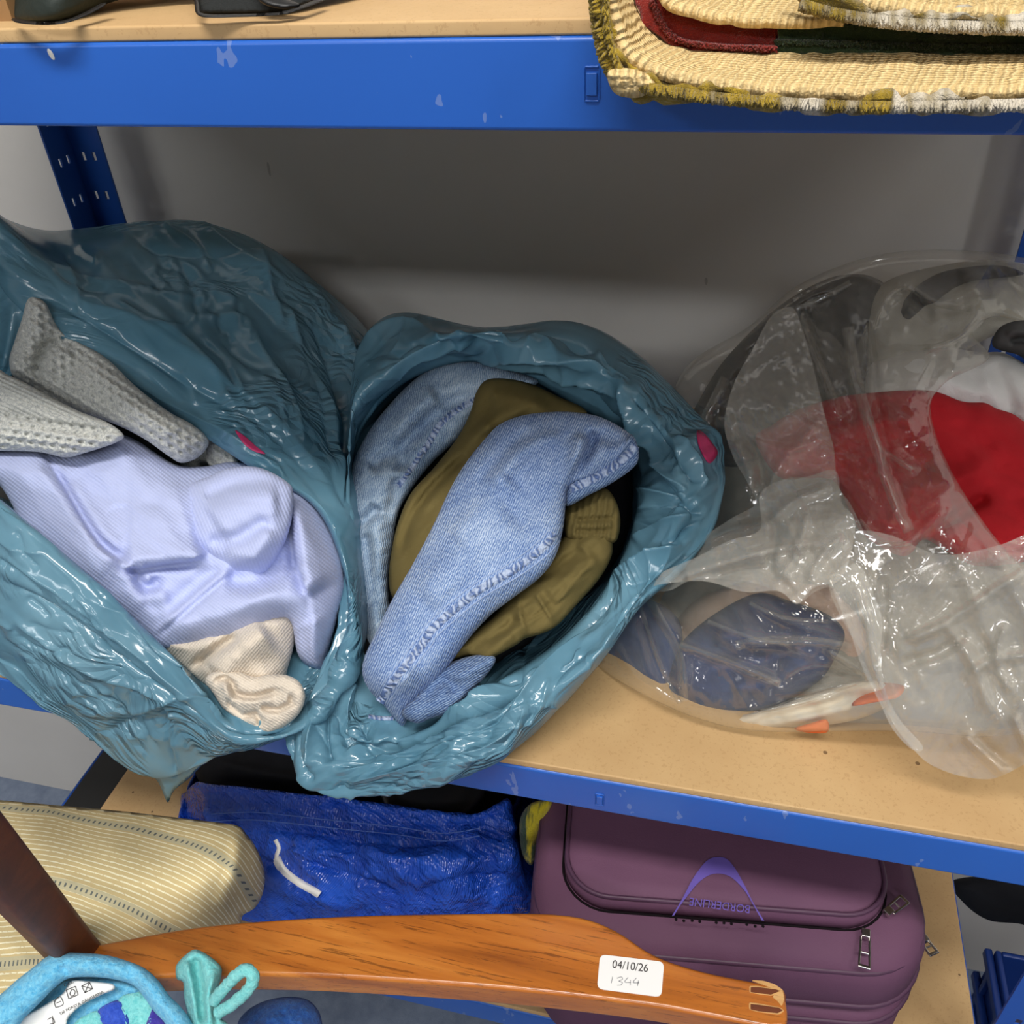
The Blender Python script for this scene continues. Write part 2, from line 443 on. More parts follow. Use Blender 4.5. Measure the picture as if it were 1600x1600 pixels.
def mat_clear(name, milk=.10, edge=.35, crink=1.0):
    m = Mat(name); co = m.coord()
    n2 = film_normal(m, crink*.55, .46, .60, .3, .2, .6)
    m.set(Base_Color=L4(236, 231, 220), Roughness=.13, Specular_IOR_Level=1.0, Normal=n2)
    tp = m.n('ShaderNodeBsdfTransparent', {'Color': (.96, .955, .94, 1)})
    lw = m.n('ShaderNodeLayerWeight', {'Blend': .26, 'Normal': n2})
    fac = m.math('MULTIPLY_ADD', lw.outputs[1], edge, milk)
    fac = m.math('ADD', fac, m.math('MULTIPLY', m.math('SUBTRACT', m.noise(co, 14, 3), .45), milk*1.2), 0.)
    mx = m.n('ShaderNodeMixShader', {0: fac, 1: tp.outputs[0], 2: m.b.outputs[0]})
    gl = m.n('ShaderNodeBsdfGlossy', {'Color': (1, 1, 1, 1), 'Roughness': .10, 'Normal': n2})
    mx2 = m.n('ShaderNodeMixShader', {0: .085, 1: mx.outputs[0], 2: gl.outputs[0]})
    m.t.links.new(mx2.outputs[0], m.out.inputs[0]); return m.m
def mat_rib(name, c1, c2, freq, fuzz=.5, sheen=.3, dist=.0012, wob=2.):
    """fine ribbed knit: ribs run along U, spaced in V"""
    m = Mat(name); co = m.coord('UV'); sx = m.n('ShaderNodeSeparateXYZ', {0: co})
    wv = m.noise(co, 22, 2)
    v = m.math('ADD', m.math('MULTIPLY', sx.outputs[1], freq), m.math('MULTIPLY', wv, wob))
    rib = m.math('SINE', m.math('MULTIPLY', v, 6.2832))
    st = m.math('SINE', m.math('MULTIPLY', m.math('ADD', m.math('MULTIPLY', sx.outputs[0], freq*1.3), m.math('MULTIPLY', rib, .12)), 6.2832))
    h = m.math('MULTIPLY_ADD', st, .35, rib)
    fz = m.noise(m.coord(), 650, 3, .6)
    h = m.math('MULTIPLY_ADD', fz, 2.2*fuzz, h)
    base = m.ramp(m.math('MULTIPLY_ADD', h, .10, .42), [(.0, lin(*c1)), (.8, lin(*c2))])
    m.set(Base_Color=base, Roughness=.9, Specular_IOR_Level=.15, Sheen_Weight=sheen, Normal=m.bump(h, .3, dist)); return m.m
def mat_cloth(name, c1, c2, rough=.85, scale=14, weave=900, bstr=.35, spec=.25):
    m = Mat(name); co = m.coord()
    base = m.ramp(m.noise(co, scale, 4, .6), [(.3, lin(*c1)), (.7, lin(*c2))])
    m.set(Base_Color=base, Roughness=rough, Specular_IOR_Level=spec, Normal=m.bump(m.noise(co, weave, 2), bstr, .0006)); return m.m
def mat_denim(name, dark, mid, light, fade=.5):
    m = Mat(name); co = m.coord('UV', rot=(0, 0, .55)); sx = m.n('ShaderNodeSeparateXYZ', {0: co})
    tw = m.math('SINE', m.math('MULTIPLY', m.math('ADD', m.math('MULTIPLY', sx.outputs[1], 760.), m.math('MULTIPLY', m.noise(co, 240, 2), 1.3)), 6.2832))
    sl = m.noise(m.coord('UV', (90, 900, 1), (0, 0, .55)), 1, 3, .7)
    sp = m.noise(m.coord('UV', (700, 700, 1)), 1, 3, .8)
    k = m.math('ADD', m.math('MULTIPLY', tw, .13), m.math('ADD', m.math('MULTIPLY', sl, .5), m.math('MULTIPLY', sp, .75)))
    wash = m.noise(m.coord(), 16, 4, .6)
    k = m.math('ADD', k, m.math('MULTIPLY', m.math('SUBTRACT', wash, .5), fade))
    base = m.ramp(k, [(.38, lin(*dark)), (.60, lin(*mid)), (.86, lin(*light))])
    m.set(Base_Color=base, Roughness=.9, Specular_IOR_Level=.15, Sheen_Weight=.1, Normal=m.bump(m.math('MULTIPLY_ADD', sp, 2., tw), .35, .0006)); return m.m
def mat_seam(name, dark, light, freq=230.):
    """puckered jeans seam: ladder of faded and dark marks along U, stitch lines at the sides"""
    m = Mat(name); co = m.coord('UV'); sx = m.n('ShaderNodeSeparateXYZ', {0: co})
    u = m.math('ADD', m.math('MULTIPLY', sx.outputs[0], freq), m.math('MULTIPLY', m.noise(m.coord('UV'), 160, 2), 3.0))
    u = m.math('ADD', u, m.math('MULTIPLY', sx.outputs[1], 60.))
    ld = m.math('SINE', m.math('MULTIPLY', u, 6.2832))
    ld = m.math('ADD', ld, m.math('MULTIPLY', m.math('SUBTRACT', m.noise(m.coord('UV', (500, 500, 1)), 1, 3, .8), .5), 1.6))
    m.set(Base_Color=m.ramp(m.math('MULTIPLY_ADD', ld, .3, .5), [(.2, lin(*dark)), (.75, lin(*light))]), Roughness=.9, Specular_IOR_Level=.15,
          Normal=m.bump(ld, .6, .0012)); return m.m
def mat_wood(name, c1, c2, c3, rough=.28):
    m = Mat(name); co = m.coord(scale=(1.1, 14, 14)); co2 = m.coord(scale=(4, 110, 110))
    g = m.noise(co, 3.2, 5, .6, .6); p = m.noise(co2, 6, 4, .75)
    base = m.ramp(g, [(.30, lin(*c1)), (.52, lin(*c2)), (.72, lin(*c3))])
    base = m.mix(m.math('MULTIPLY', m.math('GREATER_THAN', p, .60), .55), base, lin(70, 34, 12))
    m.set(Base_Color=base, Roughness=rough, Specular_IOR_Level=.5, Coat_Weight=.25 if rough < .3 else 0., Coat_Roughness=.2, Normal=m.bump(p, .12, .0006)); return m.m
def mat_stripe():
    """woven cushion cover: V counts cream lines, two wider pale bands with short dark dashes"""
    m = Mat('striped_cover'); co = m.coord('UV'); sx = m.n('ShaderNodeSeparateXYZ', {0: co}); U, V = sx.outputs[0], sx.outputs[1]
    wv = m.math('ADD', V, m.math('MULTIPLY', m.math('SUBTRACT', m.noise(m.coord('UV', (.25, .6, 1)), 2.2, 3), .5), .35))
    fr = m.math('FRACT', wv)
    ln = m.math('LESS_THAN', m.math('ABSOLUTE', m.math('SUBTRACT', fr, .5)), .12)
    brk = m.math('GREATER_THAN', m.noise(m.coord('UV', (.9, 1.0, 1)), 1.4, 2), .40)
    ln = m.math('MULTIPLY', ln, m.math('MULTIPLY_ADD', brk, .75, .25))
    base = m.mix(ln, lin(220, 198, 146), lin(253, 245, 212))
    for k in (7., 22.5, 38.):
        bd = m.math('LESS_THAN', m.math('ABSOLUTE', m.math('SUBTRACT', V, k)), 1.05)
        ds = m.math('MULTIPLY', m.math('LESS_THAN', m.math('ABSOLUTE', m.math('SUBTRACT', V, k)), .42), m.math('LESS_THAN', m.math('FRACT', m.math('MULTIPLY_ADD', V, .5, m.math('MULTIPLY', U, 1.0))), .34))
        base = m.mix(bd, base, lin(206, 196, 160)); base = m.mix(ds, base, lin(112, 116, 112))
    m.set(Base_Color=base, Roughness=.85, Specular_IOR_Level=.2, Normal=m.bump(m.noise(m.coord(), 700, 2), .3, .0006)); return m.m
def mat_terry(name, c1, c2, c3=None):
    m = Mat(name); co = m.coord(); f = m.noise(co, 380, 4, .75)
    base = m.ramp(f, [(.3, lin(*c1)), (.65, lin(*c2))])
    m.set(Base_Color=base, Roughness=.95, Specular_IOR_Level=.1, Sheen_Weight=.15, Normal=m.bump(f, .8, .0022)); return m.m
def mat_woven():
    m = Mat('woven_plastic'); co = m.coord('UV', (1, 1, 1), (0, 0, .5)); sx = m.n('ShaderNodeSeparateXYZ', {0: co})
    a = m.math('SINE', m.math('MULTIPLY', sx.outputs[0], 900.)); b = m.math('SINE', m.math('MULTIPLY', sx.outputs[1], 900.))
    h = m.math('MULTIPLY', a, b); cr_ = m.noise(m.coord(), 30, 4, .6, .5)
    n1 = m.bump(h, .45, .0008); n2 = m.bump(cr_, .9, .012, n1)
    m.set(Base_Color=m.ramp(cr_, [(.3, lin(18, 58, 160)), (.7, lin(34, 86, 200))]), Roughness=.24, Specular_IOR_Level=.6, Normal=n2); return m.m
def mat_chunky():
    m = Mat('chunky_knit_yarn'); co = m.coord(); f = m.noise(co, 520, 3, .7); g = m.noise(co, 60, 3)
    base = m.ramp(f, [(.3, lin(150, 154, 156)), (.55, lin(205, 206, 200)), (.8, lin(232, 230, 220))])
    m.set(Base_Color=base, Roughness=.95, Specular_IOR_Level=.1, Sheen_Weight=.2, Normal=m.bump(f, .6, .0012)); return m.m
def mat_case():
    m = Mat('purple_case_fabric'); co = m.coord(); f = m.noise(co, 900, 2)
    m.set(Base_Color=m.ramp(m.noise(co, 7, 3), [(.3, lin(92, 60, 84)), (.7, lin(108, 72, 96))]), Roughness=.72, Specular_IOR_Level=.3, Normal=m.bump(f, .3, .0006)); return m.m
def mat_backing():
    m = Mat('rug_backing'); co = m.coord('UV'); sx = m.n('ShaderNodeSeparateXYZ', {0: co})
    a = m.math('SINE', m.math('MULTIPLY', m.math('ADD', m.math('MULTIPLY', sx.outputs[0], 400.), m.math('MULTIPLY', m.noise(co, 160, 3), 1.1)), 6.2832))
    b = m.math('SINE', m.math('MULTIPLY', sx.outputs[1], 2600.))
    h = m.math('MULTIPLY_ADD', b, .5, a); f = m.noise(m.coord(), 500, 3)
    m.set(Base_Color=m.ramp(m.math('MULTIPLY_ADD', h, .16, .5), [(.1, lin(196, 162, 104)), (.6, lin(228, 200, 146))]), Roughness=.95, Specular_IOR_Level=.1,
          Normal=m.bump(m.math('ADD', h, m.math('MULTIPLY', f, 3.)), .7, .0009)); return m.m
def mat_pile(name, stops, scale=30):
    m = Mat(name); co = m.coord(scale=(1, .15, .3))
    m.set(Base_Color=m.ramp(m.noise(co, scale, 4, .7), stops), Roughness=1, Specular_IOR_Level=.05, Sheen_Weight=.3,
          Normal=m.bump(m.noise(m.coord(), 420, 4, .75), .9, .002)); return m.m

M = dict(wall=mat_wall(), mdf=mat_mdf(), blue=mat_blue('blue_enamel', (34, 88, 176), (40, 98, 190)), blued=mat_blue('blue_enamel_plain', (28, 76, 160), (32, 82, 170), False),
    teal=mat_film('teal_film', (88, 138, 162), (120, 164, 184)), clear=mat_clear('clear_film', .035, .36), milky=mat_clear('clear_film_folded', .17, .42), fold=mat_clear('clear_film_bunched', .20, .40),
    peri=mat_rib('periwinkle_knit', (166, 177, 222), (194, 202, 236), 470, .8, .1, .0004, 1.), knit=mat_chunky(), knitrib=mat_rib('grey_rib_knit', (150, 152, 150), (222, 222, 214), 300, .8, .2, .0016),
    beige=mat_rib('beige_towelling', (184, 170, 152), (222, 210, 194), 560, 2.4, .2, .0008),
    denim=mat_denim('washed_denim', (70, 96, 150), (122, 148, 192), (196, 210, 230)), denim2=mat_denim('pale_denim', (88, 112, 146), (140, 164, 190), (190, 204, 216), .7),
    denim3=mat_denim('dark_denim', (52, 74, 118), (92, 118, 160), (160, 180, 206)),
    seam=mat_seam('denim_seam', (92, 116, 166), (182, 196, 222)), thread=plain('pale_thread', (150, 168, 200), .8),
    olive=mat_cloth('olive_viscose', (98, 86, 50), (114, 101, 62), .88, 10, 1100, .3, .12),
    black=mat_cloth('black_cloth', (20, 20, 24), (32, 32, 36)), charcoal=mat_cloth('charcoal_cloth', (66, 66, 68), (96, 94, 92)),
    red=mat_cloth('red_jersey', (186, 28, 38), (206, 40, 48)), white=mat_cloth('white_cotton', (226, 224, 222), (238, 236, 232)), navy=mat_cloth('navy_jersey', (44, 58, 96), (62, 78, 120)),
    cream=mat_cloth('cream_cloth', (214, 204, 184), (230, 222, 206)), pinkb=mat_cloth('pink_beige_cloth', (212, 176, 156), (226, 196, 176)), orange=mat_cloth('orange_cloth', (236, 116, 56), (244, 136, 76)),
    greyc=mat_cloth('grey_cloth', (150, 146, 136), (178, 174, 164)),
    wood=mat_wood('varnished_teak', (120, 60, 20), (180, 104, 38), (206, 132, 56)), wood2=mat_wood('dark_stained_wood', (86, 38, 14), (104, 50, 20), (120, 60, 26), .55),
    bare=mat_wood('bare_worn_wood', (176, 124, 66), (206, 158, 98), (222, 180, 120), .7),
    stripe=mat_stripe(), sky=mat_terry('sky_blue_towelling', (70, 170, 222), (138, 212, 242)), turq=mat_terry('turquoise_towelling', (96, 196, 200), (150, 226, 224)),
    royal=mat_terry('royal_blue_towelling', (38, 70, 178), (66, 98, 206)), deep=mat_terry('deep_blue_towelling', (28, 66, 140), (56, 104, 176)), indigo=mat_terry('indigo_towelling', (58, 48, 150), (80, 70, 170)),
    woven=mat_woven(), paper=plain('white_paper', (240, 238, 234), .6, .3), ink=plain('black_ink', (58, 52, 52), .7, .2), pencil=plain('pencil_grey', (150, 150, 152), .7, .2),
    case=mat_case(), piping=plain('purple_piping', (80, 52, 74), .5, .4), lilac=plain('lilac_print', (104, 86, 168), .6, .3), dark=plain('dark_gap', (22, 16, 20), .9, .1),
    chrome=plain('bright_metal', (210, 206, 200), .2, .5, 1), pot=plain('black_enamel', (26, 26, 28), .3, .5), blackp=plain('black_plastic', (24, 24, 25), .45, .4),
    pink=plain('magenta_print', (202, 58, 112), .4, .4), floor=mat_cloth('grey_blue_carpet', (108, 120, 142), (134, 146, 166), .95, 30, 500, .6),
    backing=mat_backing(), pileA=mat_pile('mustard_white_pile', [(.40, lin(104, 86, 30)), (.49, lin(168, 140, 44)), (.55, lin(118, 98, 36)), (.62, lin(206, 196, 178))]),
    pileR=mat_pile('dark_red_pile', [(0, lin(104, 24, 20)), (.5, lin(124, 34, 26))]), pileG=mat_pile('dark_green_pile', [(0, lin(30, 46, 26)), (.5, lin(46, 62, 36))]),
    yellow=mat_pile('yellow_patterned_cloth', [(0, lin(40, 60, 40)), (.46, lin(206, 186, 40)), (.56, lin(46, 70, 50))], 60),
    cardb=plain('brown_cardboard', (150, 116, 78), .8, .2), crate=plain('blue_crate_plastic', (22, 50, 116), .35, .5), mesh_=plain('black_mesh_fabric', (36, 38, 38), .8, .2, 0, 500, .8, .001),
    canvas=plain('black_green_canvas', (34, 42, 38), .6, .3, 0, 300, .4, .001), scuffw=plain('white_chip', (232, 228, 220), .6, .3))

# ------------------------------------------------------------------ setting
XL, XR, D, H = -0.541, 0.359, 0.449, 0.0312
ZU, ZB, FL = 0.3777, -0.3384, -1.0
box('wall_back', (-3.2, D+.045, FL), (2.6, D+.15, 1.9), M['wall'])['kind'] = 'structure'
box('floor', (-3.2, -4.2, FL-.1), (2.6, D+.045, FL), M['floor'])['kind'] = 'structure'

# ------------------------------------------------------------------ shelving
SH = empty('shelving_unit', ((XL+XR)/2, D/2, FL), 'blue metal boltless shelving unit with brown fibreboard shelves against the wall', 'shelving')
def beam(a, b, ax, parent, mat, name):
    """folded steel beam: face, top lip and bottom lip"""
    bm = bmesh.new(); t = .0022
    (x0, y0, z0), (x1, y1, z1) = a, b
    bbox(bm, (x0, y0, z0), (x1, y1, z1))
    return bmobj(name, bm, mat, parent, bevel=.0018)
levels = [(ZU+H, 'top'), (0., 'mid'), (ZB, 'low')]
for z, nm in levels:
    x0 = XL+.05 if nm == 'low' else XL+.003
    if nm == 'low': box('side_strip', (XL+.004, .006, z-.012), (XL+.05, D-.006, z+.0006), M['blackp'], SH, .001)  # added black strip along the left end of the low shelf
    b = box('shelf_board', (x0, .001, z), (XR-.003, D-.003, z+.0055), M['mdf'], SH, .0010)
    fb = beam((XL, 0, z-H), (XR, .004, z), 0, SH, M['blue'], 'front_beam')
    bm = bmesh.new(); bbox(bm, (XL+.01, .004, z-H), (XR-.01, .022, z-H+.0015)); bbox(bm, (XL+.01, .004, z-.0015), (XR-.01, .022, z-.0001)); bmobj('beam_lip', bm, M['blued'], fb)
    beam((XL, D-.004, z-H), (XR, D, z), 0, SH, M['blued'], 'rear_beam')
    for x in (XL, XR-.004): beam((x, .005, z-H), (x+.004, D-.005, z-.0003), 1, SH, M['blued'], 'side_beam')
    for x in ((XL+XR)/2,):
        beam((x-.01, .022, z-.018), (x+.01, D-.004, z-.0002), 1, SH, M['blued'], 'support_bar')
def upright(x, y, sx, sy):
    """perforated angle post with real keyhole slots"""
    bm = bmesh.new(); wd, t = .036, .002
    z0, z1 = FL, ZU+H+.35
    def flange(fn):
        holes = []; z = z0+.03
        while z < z1-.04: holes.append(z); z += .0375
        for lo, hi in ((0, .010), (.014, .022), (.026, wd)): fn(bm, lo, hi, z0, z1)
        for lo, hi in ((.010, .014), (.022, .026)):
            e = z0
            for hz in holes: fn(bm, lo, hi, e, hz); e = hz+.008
            fn(bm, lo, hi, e, z1)
    flange(lambda bm, lo, hi, a, b: bbox(bm, (min(x, x+sx*hi) if sx < 0 else x+lo, min(y, y+sy*t), a), (x-lo if sx < 0 else x+hi, max(y, y+sy*t), b)))
    flange(lambda bm, lo, hi, a, b: bbox(bm, (min(x, x+sx*t), min(y+sy*lo, y+sy*hi), a), (max(x, x+sx*t), max(y+sy*lo, y+sy*hi), b)))
    return bmobj('upright', bm, M['blued'], SH)
upright(XL-.0005, D+.0005, 1, -1); upright(XR+.0005, D+.0005, -1, -1); upright(XL-.0005, -.0025, 1, 1); upright(XR+.0005, -.0025, -1, 1)
def tab(px, py, z):
    p = atY(px, py, 0); bm = bmesh.new()
    x, zz = p.x, p.z; hh, ww = .0052, .0024
    for (a, b) in (((x-ww, -.0007, zz+hh), (x+ww, .001, zz+hh+.0007)), ((x-ww, -.0007, zz-hh-.0007), (x+ww, .001, zz-hh)), ((x-ww-.0005, -.0007, zz-hh), (x-ww, .001, zz+hh)), ((x+ww, -.0007, zz-hh), (x+ww+.0005, .001, zz+hh))): bbox(bm, a, b)
    bbox(bm, (x-ww*.8, -.0013, zz-hh*.7), (x+ww*.8, .001, zz+hh*.7))
    bmobj('locking_tab', bm, M['blue'], SH, bevel=.0003)
tab(925, 131, 0); tab(937, 1249, 0)
p = atY(80, 85, 0); bm = bmesh.new(); bmesh.ops.create_uvsphere(bm, u_segments=12, v_segments=6, radius=1)
for v in bm.verts: v.co = Vector((p.x+v.co.x*.0012+v.co.z*-.0005, -.0001+v.co.y*.0003, p.z+v.co.z*.0021))
bmobj('paint_chip', bm, M['scuffw'], SH, True)


# ================================================================== left teal bag and its clothes
BAG1 = empty('rubbish_bag', (-.28, .18, .0060), 'large teal plastic bag on the left, wide open, holding a periwinkle sweater', 'plastic bag', 'teal plastic bags on the middle shelf')
K3 = lambda pts: cr(.375, (0, 440), pts)
K4 = lambda pts: cr(.375, (0, 900), pts)
def stk(K, lst): return [(K(s[0]), s[1], s[2])+tuple(s[3:]) for s in lst]
def crinkles(clusters, seed, n=5):
    """clusters of short sharp creases"""
    r_ = random.Random(seed); out = []
    for cx, cy, R, ang in clusters:
        for k in range(n):
            x, y = cx+r_.gauss(0, R*.5), cy+r_.gauss(0, R*.5); a = math.radians(ang+r_.uniform(-24, 24)); L = r_.uniform(20, 60)
            b = a+r_.uniform(-.6, .6)
            out.append(([(x-L*math.cos(a), y-L*math.sin(a)), (x, y), (x+L*math.cos(b), y+L*math.sin(b))], r_.uniform(3.5, 7), r_.choice((-1, 1))*r_.uniform(.0012, .0030)))
    return out
# rings: inside deep, inside, rim, cuff, body shoulder, widest line, back
rim = [(-60, 385, .215), (20, 452, .20), (105, 526, .185), (200, 597, .165), (300, 660, .15), (380, 720, .138), (455, 762, .125), (515, 822, .105), (540, 905, .078), (542, 990, .046),
       (515, 1065, .018), (470, 1122, -.002), (425, 1147, -.012), (358, 1140, -.016), (285, 1050, -.006), (200, 962, .004), (110, 880, .014), (0, 788, .03), (-120, 690, .07)][:1]+[(20, 452, .20), (110, 530, .184), (205, 600, .166), (300, 662, .15), (400, 730, .134), (498, 795, .112), (540, 900, .08), (543, 990, .048),
       (515, 1065, .02), (470, 1122, -.002), (425, 1147, -.012), (358, 1140, -.016), (285, 1050, -.006), (200, 962, .004), (110, 880, .014), (0, 788, .03), (-120, 690, .07)]
out1 = [(-70, 322, .225), (90, 425, .215), (205, 505, .20), (312, 575, .187), (420, 650, .175), (500, 725, .155), (548, 800, .13), (560, 905, .09), (562, 995, .05),
        (530, 1078, .015), (478, 1132, -.008), (425, 1153, -.018), (352, 1146, -.022), (262, 1078, -.018), (168, 1010, -.010), (70, 935, .0), (-40, 850, .018), (-150, 720, .07)]
out2 = [(-100, 345, .31), (90, 370, .31), (240, 395, .315), (350, 445, .31), (465, 545, .29), (540, 640, .25), (572, 740, .20), (575, 860, .145), (573, 990, .075),
        (535, 1085, .02), (480, 1135, -.004), (425, 1155, -.014), (345, 1160, -.022), (245, 1110, -.020), (140, 1062, -.016), (30, 1000, -.004), (-70, 930, .015), (-160, 760, .08)]
sil = [(-90, 395, .36), (110, 362, .375), (290, 346, .385), (408, 380, .385), (500, 455, .38), (562, 540, .35), (592, 625, .30), (590, 760, .25), (580, 930, .16),
       (540, 1080, .05), (482, 1130, .012), (425, 1152, -.004), (330, 1180, -.016), (250, 1214, -.016), (160, 1170, -.012), (40, 1045, .0), (-80, 980, .02), (-180, 800, .09)]
bk = [('w', -.54, .38, .14), ('w', -.50, .42, .15), ('w', -.44, .435, .13), ('w', -.36, .437, .12), ('w', -.30, .435, .10), ('w', -.25, .43, .06), ('w', -.23, .38, .03), ('w', -.215, .30, .016), ('w', -.20, .22, .012),
      ('w', -.20, .10, .011), ('w', -.20, .03, .010), ('w', -.205, .008, .010), ('w', -.24, .004, .010), ('w', -.29, .004, .010), ('w', -.33, .006, .010), ('w', -.40, .014, .010), ('w', -.45, .05, .011), ('w', -.50, .12, .012)]
bk2 = [('w', -.45, .32, .06), ('w', -.42, .38, .05), ('w', -.40, .40, .04), ('w', -.36, .40, .03), ('w', -.33, .39, .02), ('w', -.29, .36, .014), ('w', -.27, .32, .012), ('w', -.26, .26, .011), ('w', -.26, .2, .0105),
       ('w', -.27, .15, .0100), ('w', -.27, .12, .0100), ('w', -.28, .10, .0100), ('w', -.3, .10, .0100), ('w', -.33, .1, .0100), ('w', -.36, .11, .010), ('w', -.40, .13, .0100), ('w', -.44, .16, .0105), ('w', -.46, .22, .02)]
def inset(rg, cx, cy, k, dY):
    out = []
    for a, b, Y in rg:
        x, y = cx+(a-cx)*k, cy+(b-cy)*k
        ylim = CAM[1]+tZ(x, y, .0105)*(AF+(x-800)/FPX*AR-(y-800)/FPX*AU)[1]      # stays above the board
        out.append((x, y, min(Y+dY, ylim) if k < .9 else max(Y+.006, min(Y+dY, ylim)) if Y > -.002 else min(Y+.006, ylim-.002)))
    return out
in1 = inset(rim, 250, 820, .97, .03); in2 = inset(rim, 260, 800, .86, .115); in3 = inset(rim, 270, 790, .5, .16); in4 = inset(rim, 270, 790, .04, .2)
S1 = stk(K3, [([(0, 60), (300, 230), (620, 460), (960, 640), (1180, 800), (1300, 900)], 10, .004), ([(60, 30), (400, 190), (800, 430), (1180, 680), (1340, 860)], 12, -.005),
     ([(300, 60), (620, 190), (900, 400), (1250, 690), (1400, 900)], 16, .006), ([(600, 160), (760, 240), (880, 380), (1000, 560), (1180, 660)], 9, .004),
     ([(760, 150), (1000, 160), (1080, 300), (1190, 470), (1270, 690)], 11, .006), ([(820, 230), (930, 330), (980, 470), (1100, 560)], 8, -.004),
     ([(1180, 80), (1260, 300), (1380, 560), (1420, 800), (1430, 960)], 14, .008), ([(1290, 120), (1400, 420), (1450, 700), (1440, 950)], 12, -.009), ([(1240, 250), (1340, 500), (1400, 760)], 9, -.006),
     ([(1400, 160), (1500, 420), (1510, 640)], 12, .008), ([(460, 60), (560, 130), (740, 200), (900, 70)], 9, .003)]) + [
     ([(60, 400), (160, 440), (250, 455), (340, 470)], 7, .003), ([(200, 370), (260, 400), (390, 395)], 10, -.004), ([(250, 350), (310, 390), (330, 430)], 12, .005), ([(410, 380), (420, 450), (440, 520)], 14, .007),
     ([(0, 905), (100, 965), (200, 1050), (330, 1130)], 7, -.006), ([(0, 860), (100, 930), (200, 1015), (340, 1130)], 12, .004), ([(0, 990), (90, 1050), (180, 1110), (250, 1180)], 9, -.004),
     ([(20, 960), (120, 1040), (200, 1080), (270, 1100)], 8, .004), ([(130, 1110), (200, 1120), (300, 1090), (345, 1130)], 8, .004), ([(150, 1150), (230, 1130), (330, 1150)], 7, -.004), ([(246, 1100), (256, 1140), (275, 1210)], 5, -.004), ([(254, 1105), (264, 1150), (283, 1212)], 5, .003)]
S1 += crinkles([(345, 495, 75, 50), (400, 560, 60, 60), (270, 430, 70, 20), (130, 425, 50, 40), (330, 640, 60, 40), (500, 770, 45, 70), (60, 850, 50, 40), (160, 960, 55, 45), (60, 960, 60, 20), (240, 1100, 60, 10), (120, 1060, 50, 20)], 5)
b1 = tube('bag_film', [in4, in3, in2, in1, rim, out1, out2, sil, bk, bk2], M['teal'], BAG1, 720, 340, S1,
          [('f', 42, 190, 46, .005, 3), ('c', 44, 420, 110, .0014, 9), ('q', 44, 190, 66, .0100, 5), ('p', 44, 130, 46, .0030, 6)])
# pointed corner hanging below the shelf edge
cn = lump('bag_corner', [(150, 1120), (260, 1110), (352, 1142), (335, 1172), (300, 1212), (272, 1235), (262, 1254), (252, 1232), (240, 1214), (205, 1192), (165, 1160)],
          [(160, 1140, -.004), (260, 1110, -.010), (340, 1150, -.009), (270, 1180, -.014), (262, 1254, -.014), (220, 1200, -.012)], M['teal'], BAG1, r=.004, sp=5,
          strokes=[([(252, 1110), (262, 1160), (278, 1220)], 4, -.004), ([(262, 1110), (272, 1160), (288, 1215)], 6, .003), ([(180, 1150), (240, 1140), (330, 1150)], 6, .003), ([(235, 1212), (275, 1214), (310, 1206)], 4, .003), ([(200, 1180), (260, 1175), (320, 1165)], 6, -.003)],
          noise=[('r', 30, 40, 16, .0015, 4)])
lump('side_fold', [(-60, 420), (0, 436), (24, 456), (54, 484), (44, 520), (26, 570), (4, 612), (-60, 660)], [(0, 450, .20), (50, 490, .188), (20, 560, .172), (-20, 600, .165)], M['teal'], BAG1, r=.003, sp=4, strokes=[([(20, 470), (15, 520), (0, 590)], 8, .005), ([(38, 490), (28, 530), (10, 590)], 6, -.004)])
patch('sticker', b1, K3([(980, 620), (1020, 645), (1070, 690), (1105, 718), (1060, 708), (1015, 675)]), M['pink'], BAG1)

# chunky knit: real stitch relief
def stitches(ang, a, b, amp):
    def f(px, py):
        u, v = aniso(px, py, ang, a, b)
        row = np.floor(v); u = u+.5*(row % 2)
        fu, fv = u-np.floor(u)-.5, v-row-.5
        hole = np.exp(-((fu/.24)**2+(fv/.26)**2))
        leg = np.cos(6.283*(fu+.35*np.abs(fv)))*.25
        return amp*(leg-1.35*hole)
    return f
GK = empty('knitted_jumper', atY(120, 640, .2), 'light grey chunky open-knit jumper at the mouth of the left teal bag', 'jumper')
lump('sleeve', K3([(120, 70), (185, 85), (230, 170), (280, 225), (340, 255), (450, 325), (570, 440), (700, 540), (800, 595), (870, 660), (835, 725), (760, 755), (700, 725), (600, 655), (480, 595), (330, 545), (200, 505), (140, 445), (60, 400), (38, 330), (60, 250), (90, 160)]),
     [(60, 490, .17), (100, 560, .165), (200, 600, .14), (280, 690, .12), (310, 700, .13), (40, 560, .16)], M['knit'], GK, r=.02, sp=2.4,
     strokes=stk(K3, [([(150, 420), (165, 330), (190, 275), (260, 245), (330, 260)], 11, -.016), ([(70, 330), (90, 230), (140, 140)], 26, .008), ([(200, 400), (230, 310), (300, 280)], 20, .007), ([(330, 330), (560, 480), (760, 640)], 40, .010)]),
     tex=stitches(33, 18, 12, .0058))
lump('hem', K3([(-40, 380), (40, 392), (140, 440), (250, 500), (330, 540), (450, 588), (515, 640), (480, 672), (350, 715), (270, 732), (160, 710), (0, 705), (-60, 700)]),
     [(0, 600, .125), (60, 640, .115), (180, 690, .10), (0, 700, .10), (150, 620, .12)], M['knit'], GK, r=.018, sp=2.4,
     strokes=stk(K3, [([(-30, 545), (100, 560), (240, 600), (380, 615), (500, 640)], 9, -.009), ([(-20, 640), (150, 650), (350, 660)], 30, .004)]),
     tex=lambda px, py: np.where(py > 646+.12*px, stitches(8, 17, 12, .0058)(px, py), .0016*np.sin((px*.42-py*.9)*1.05)))
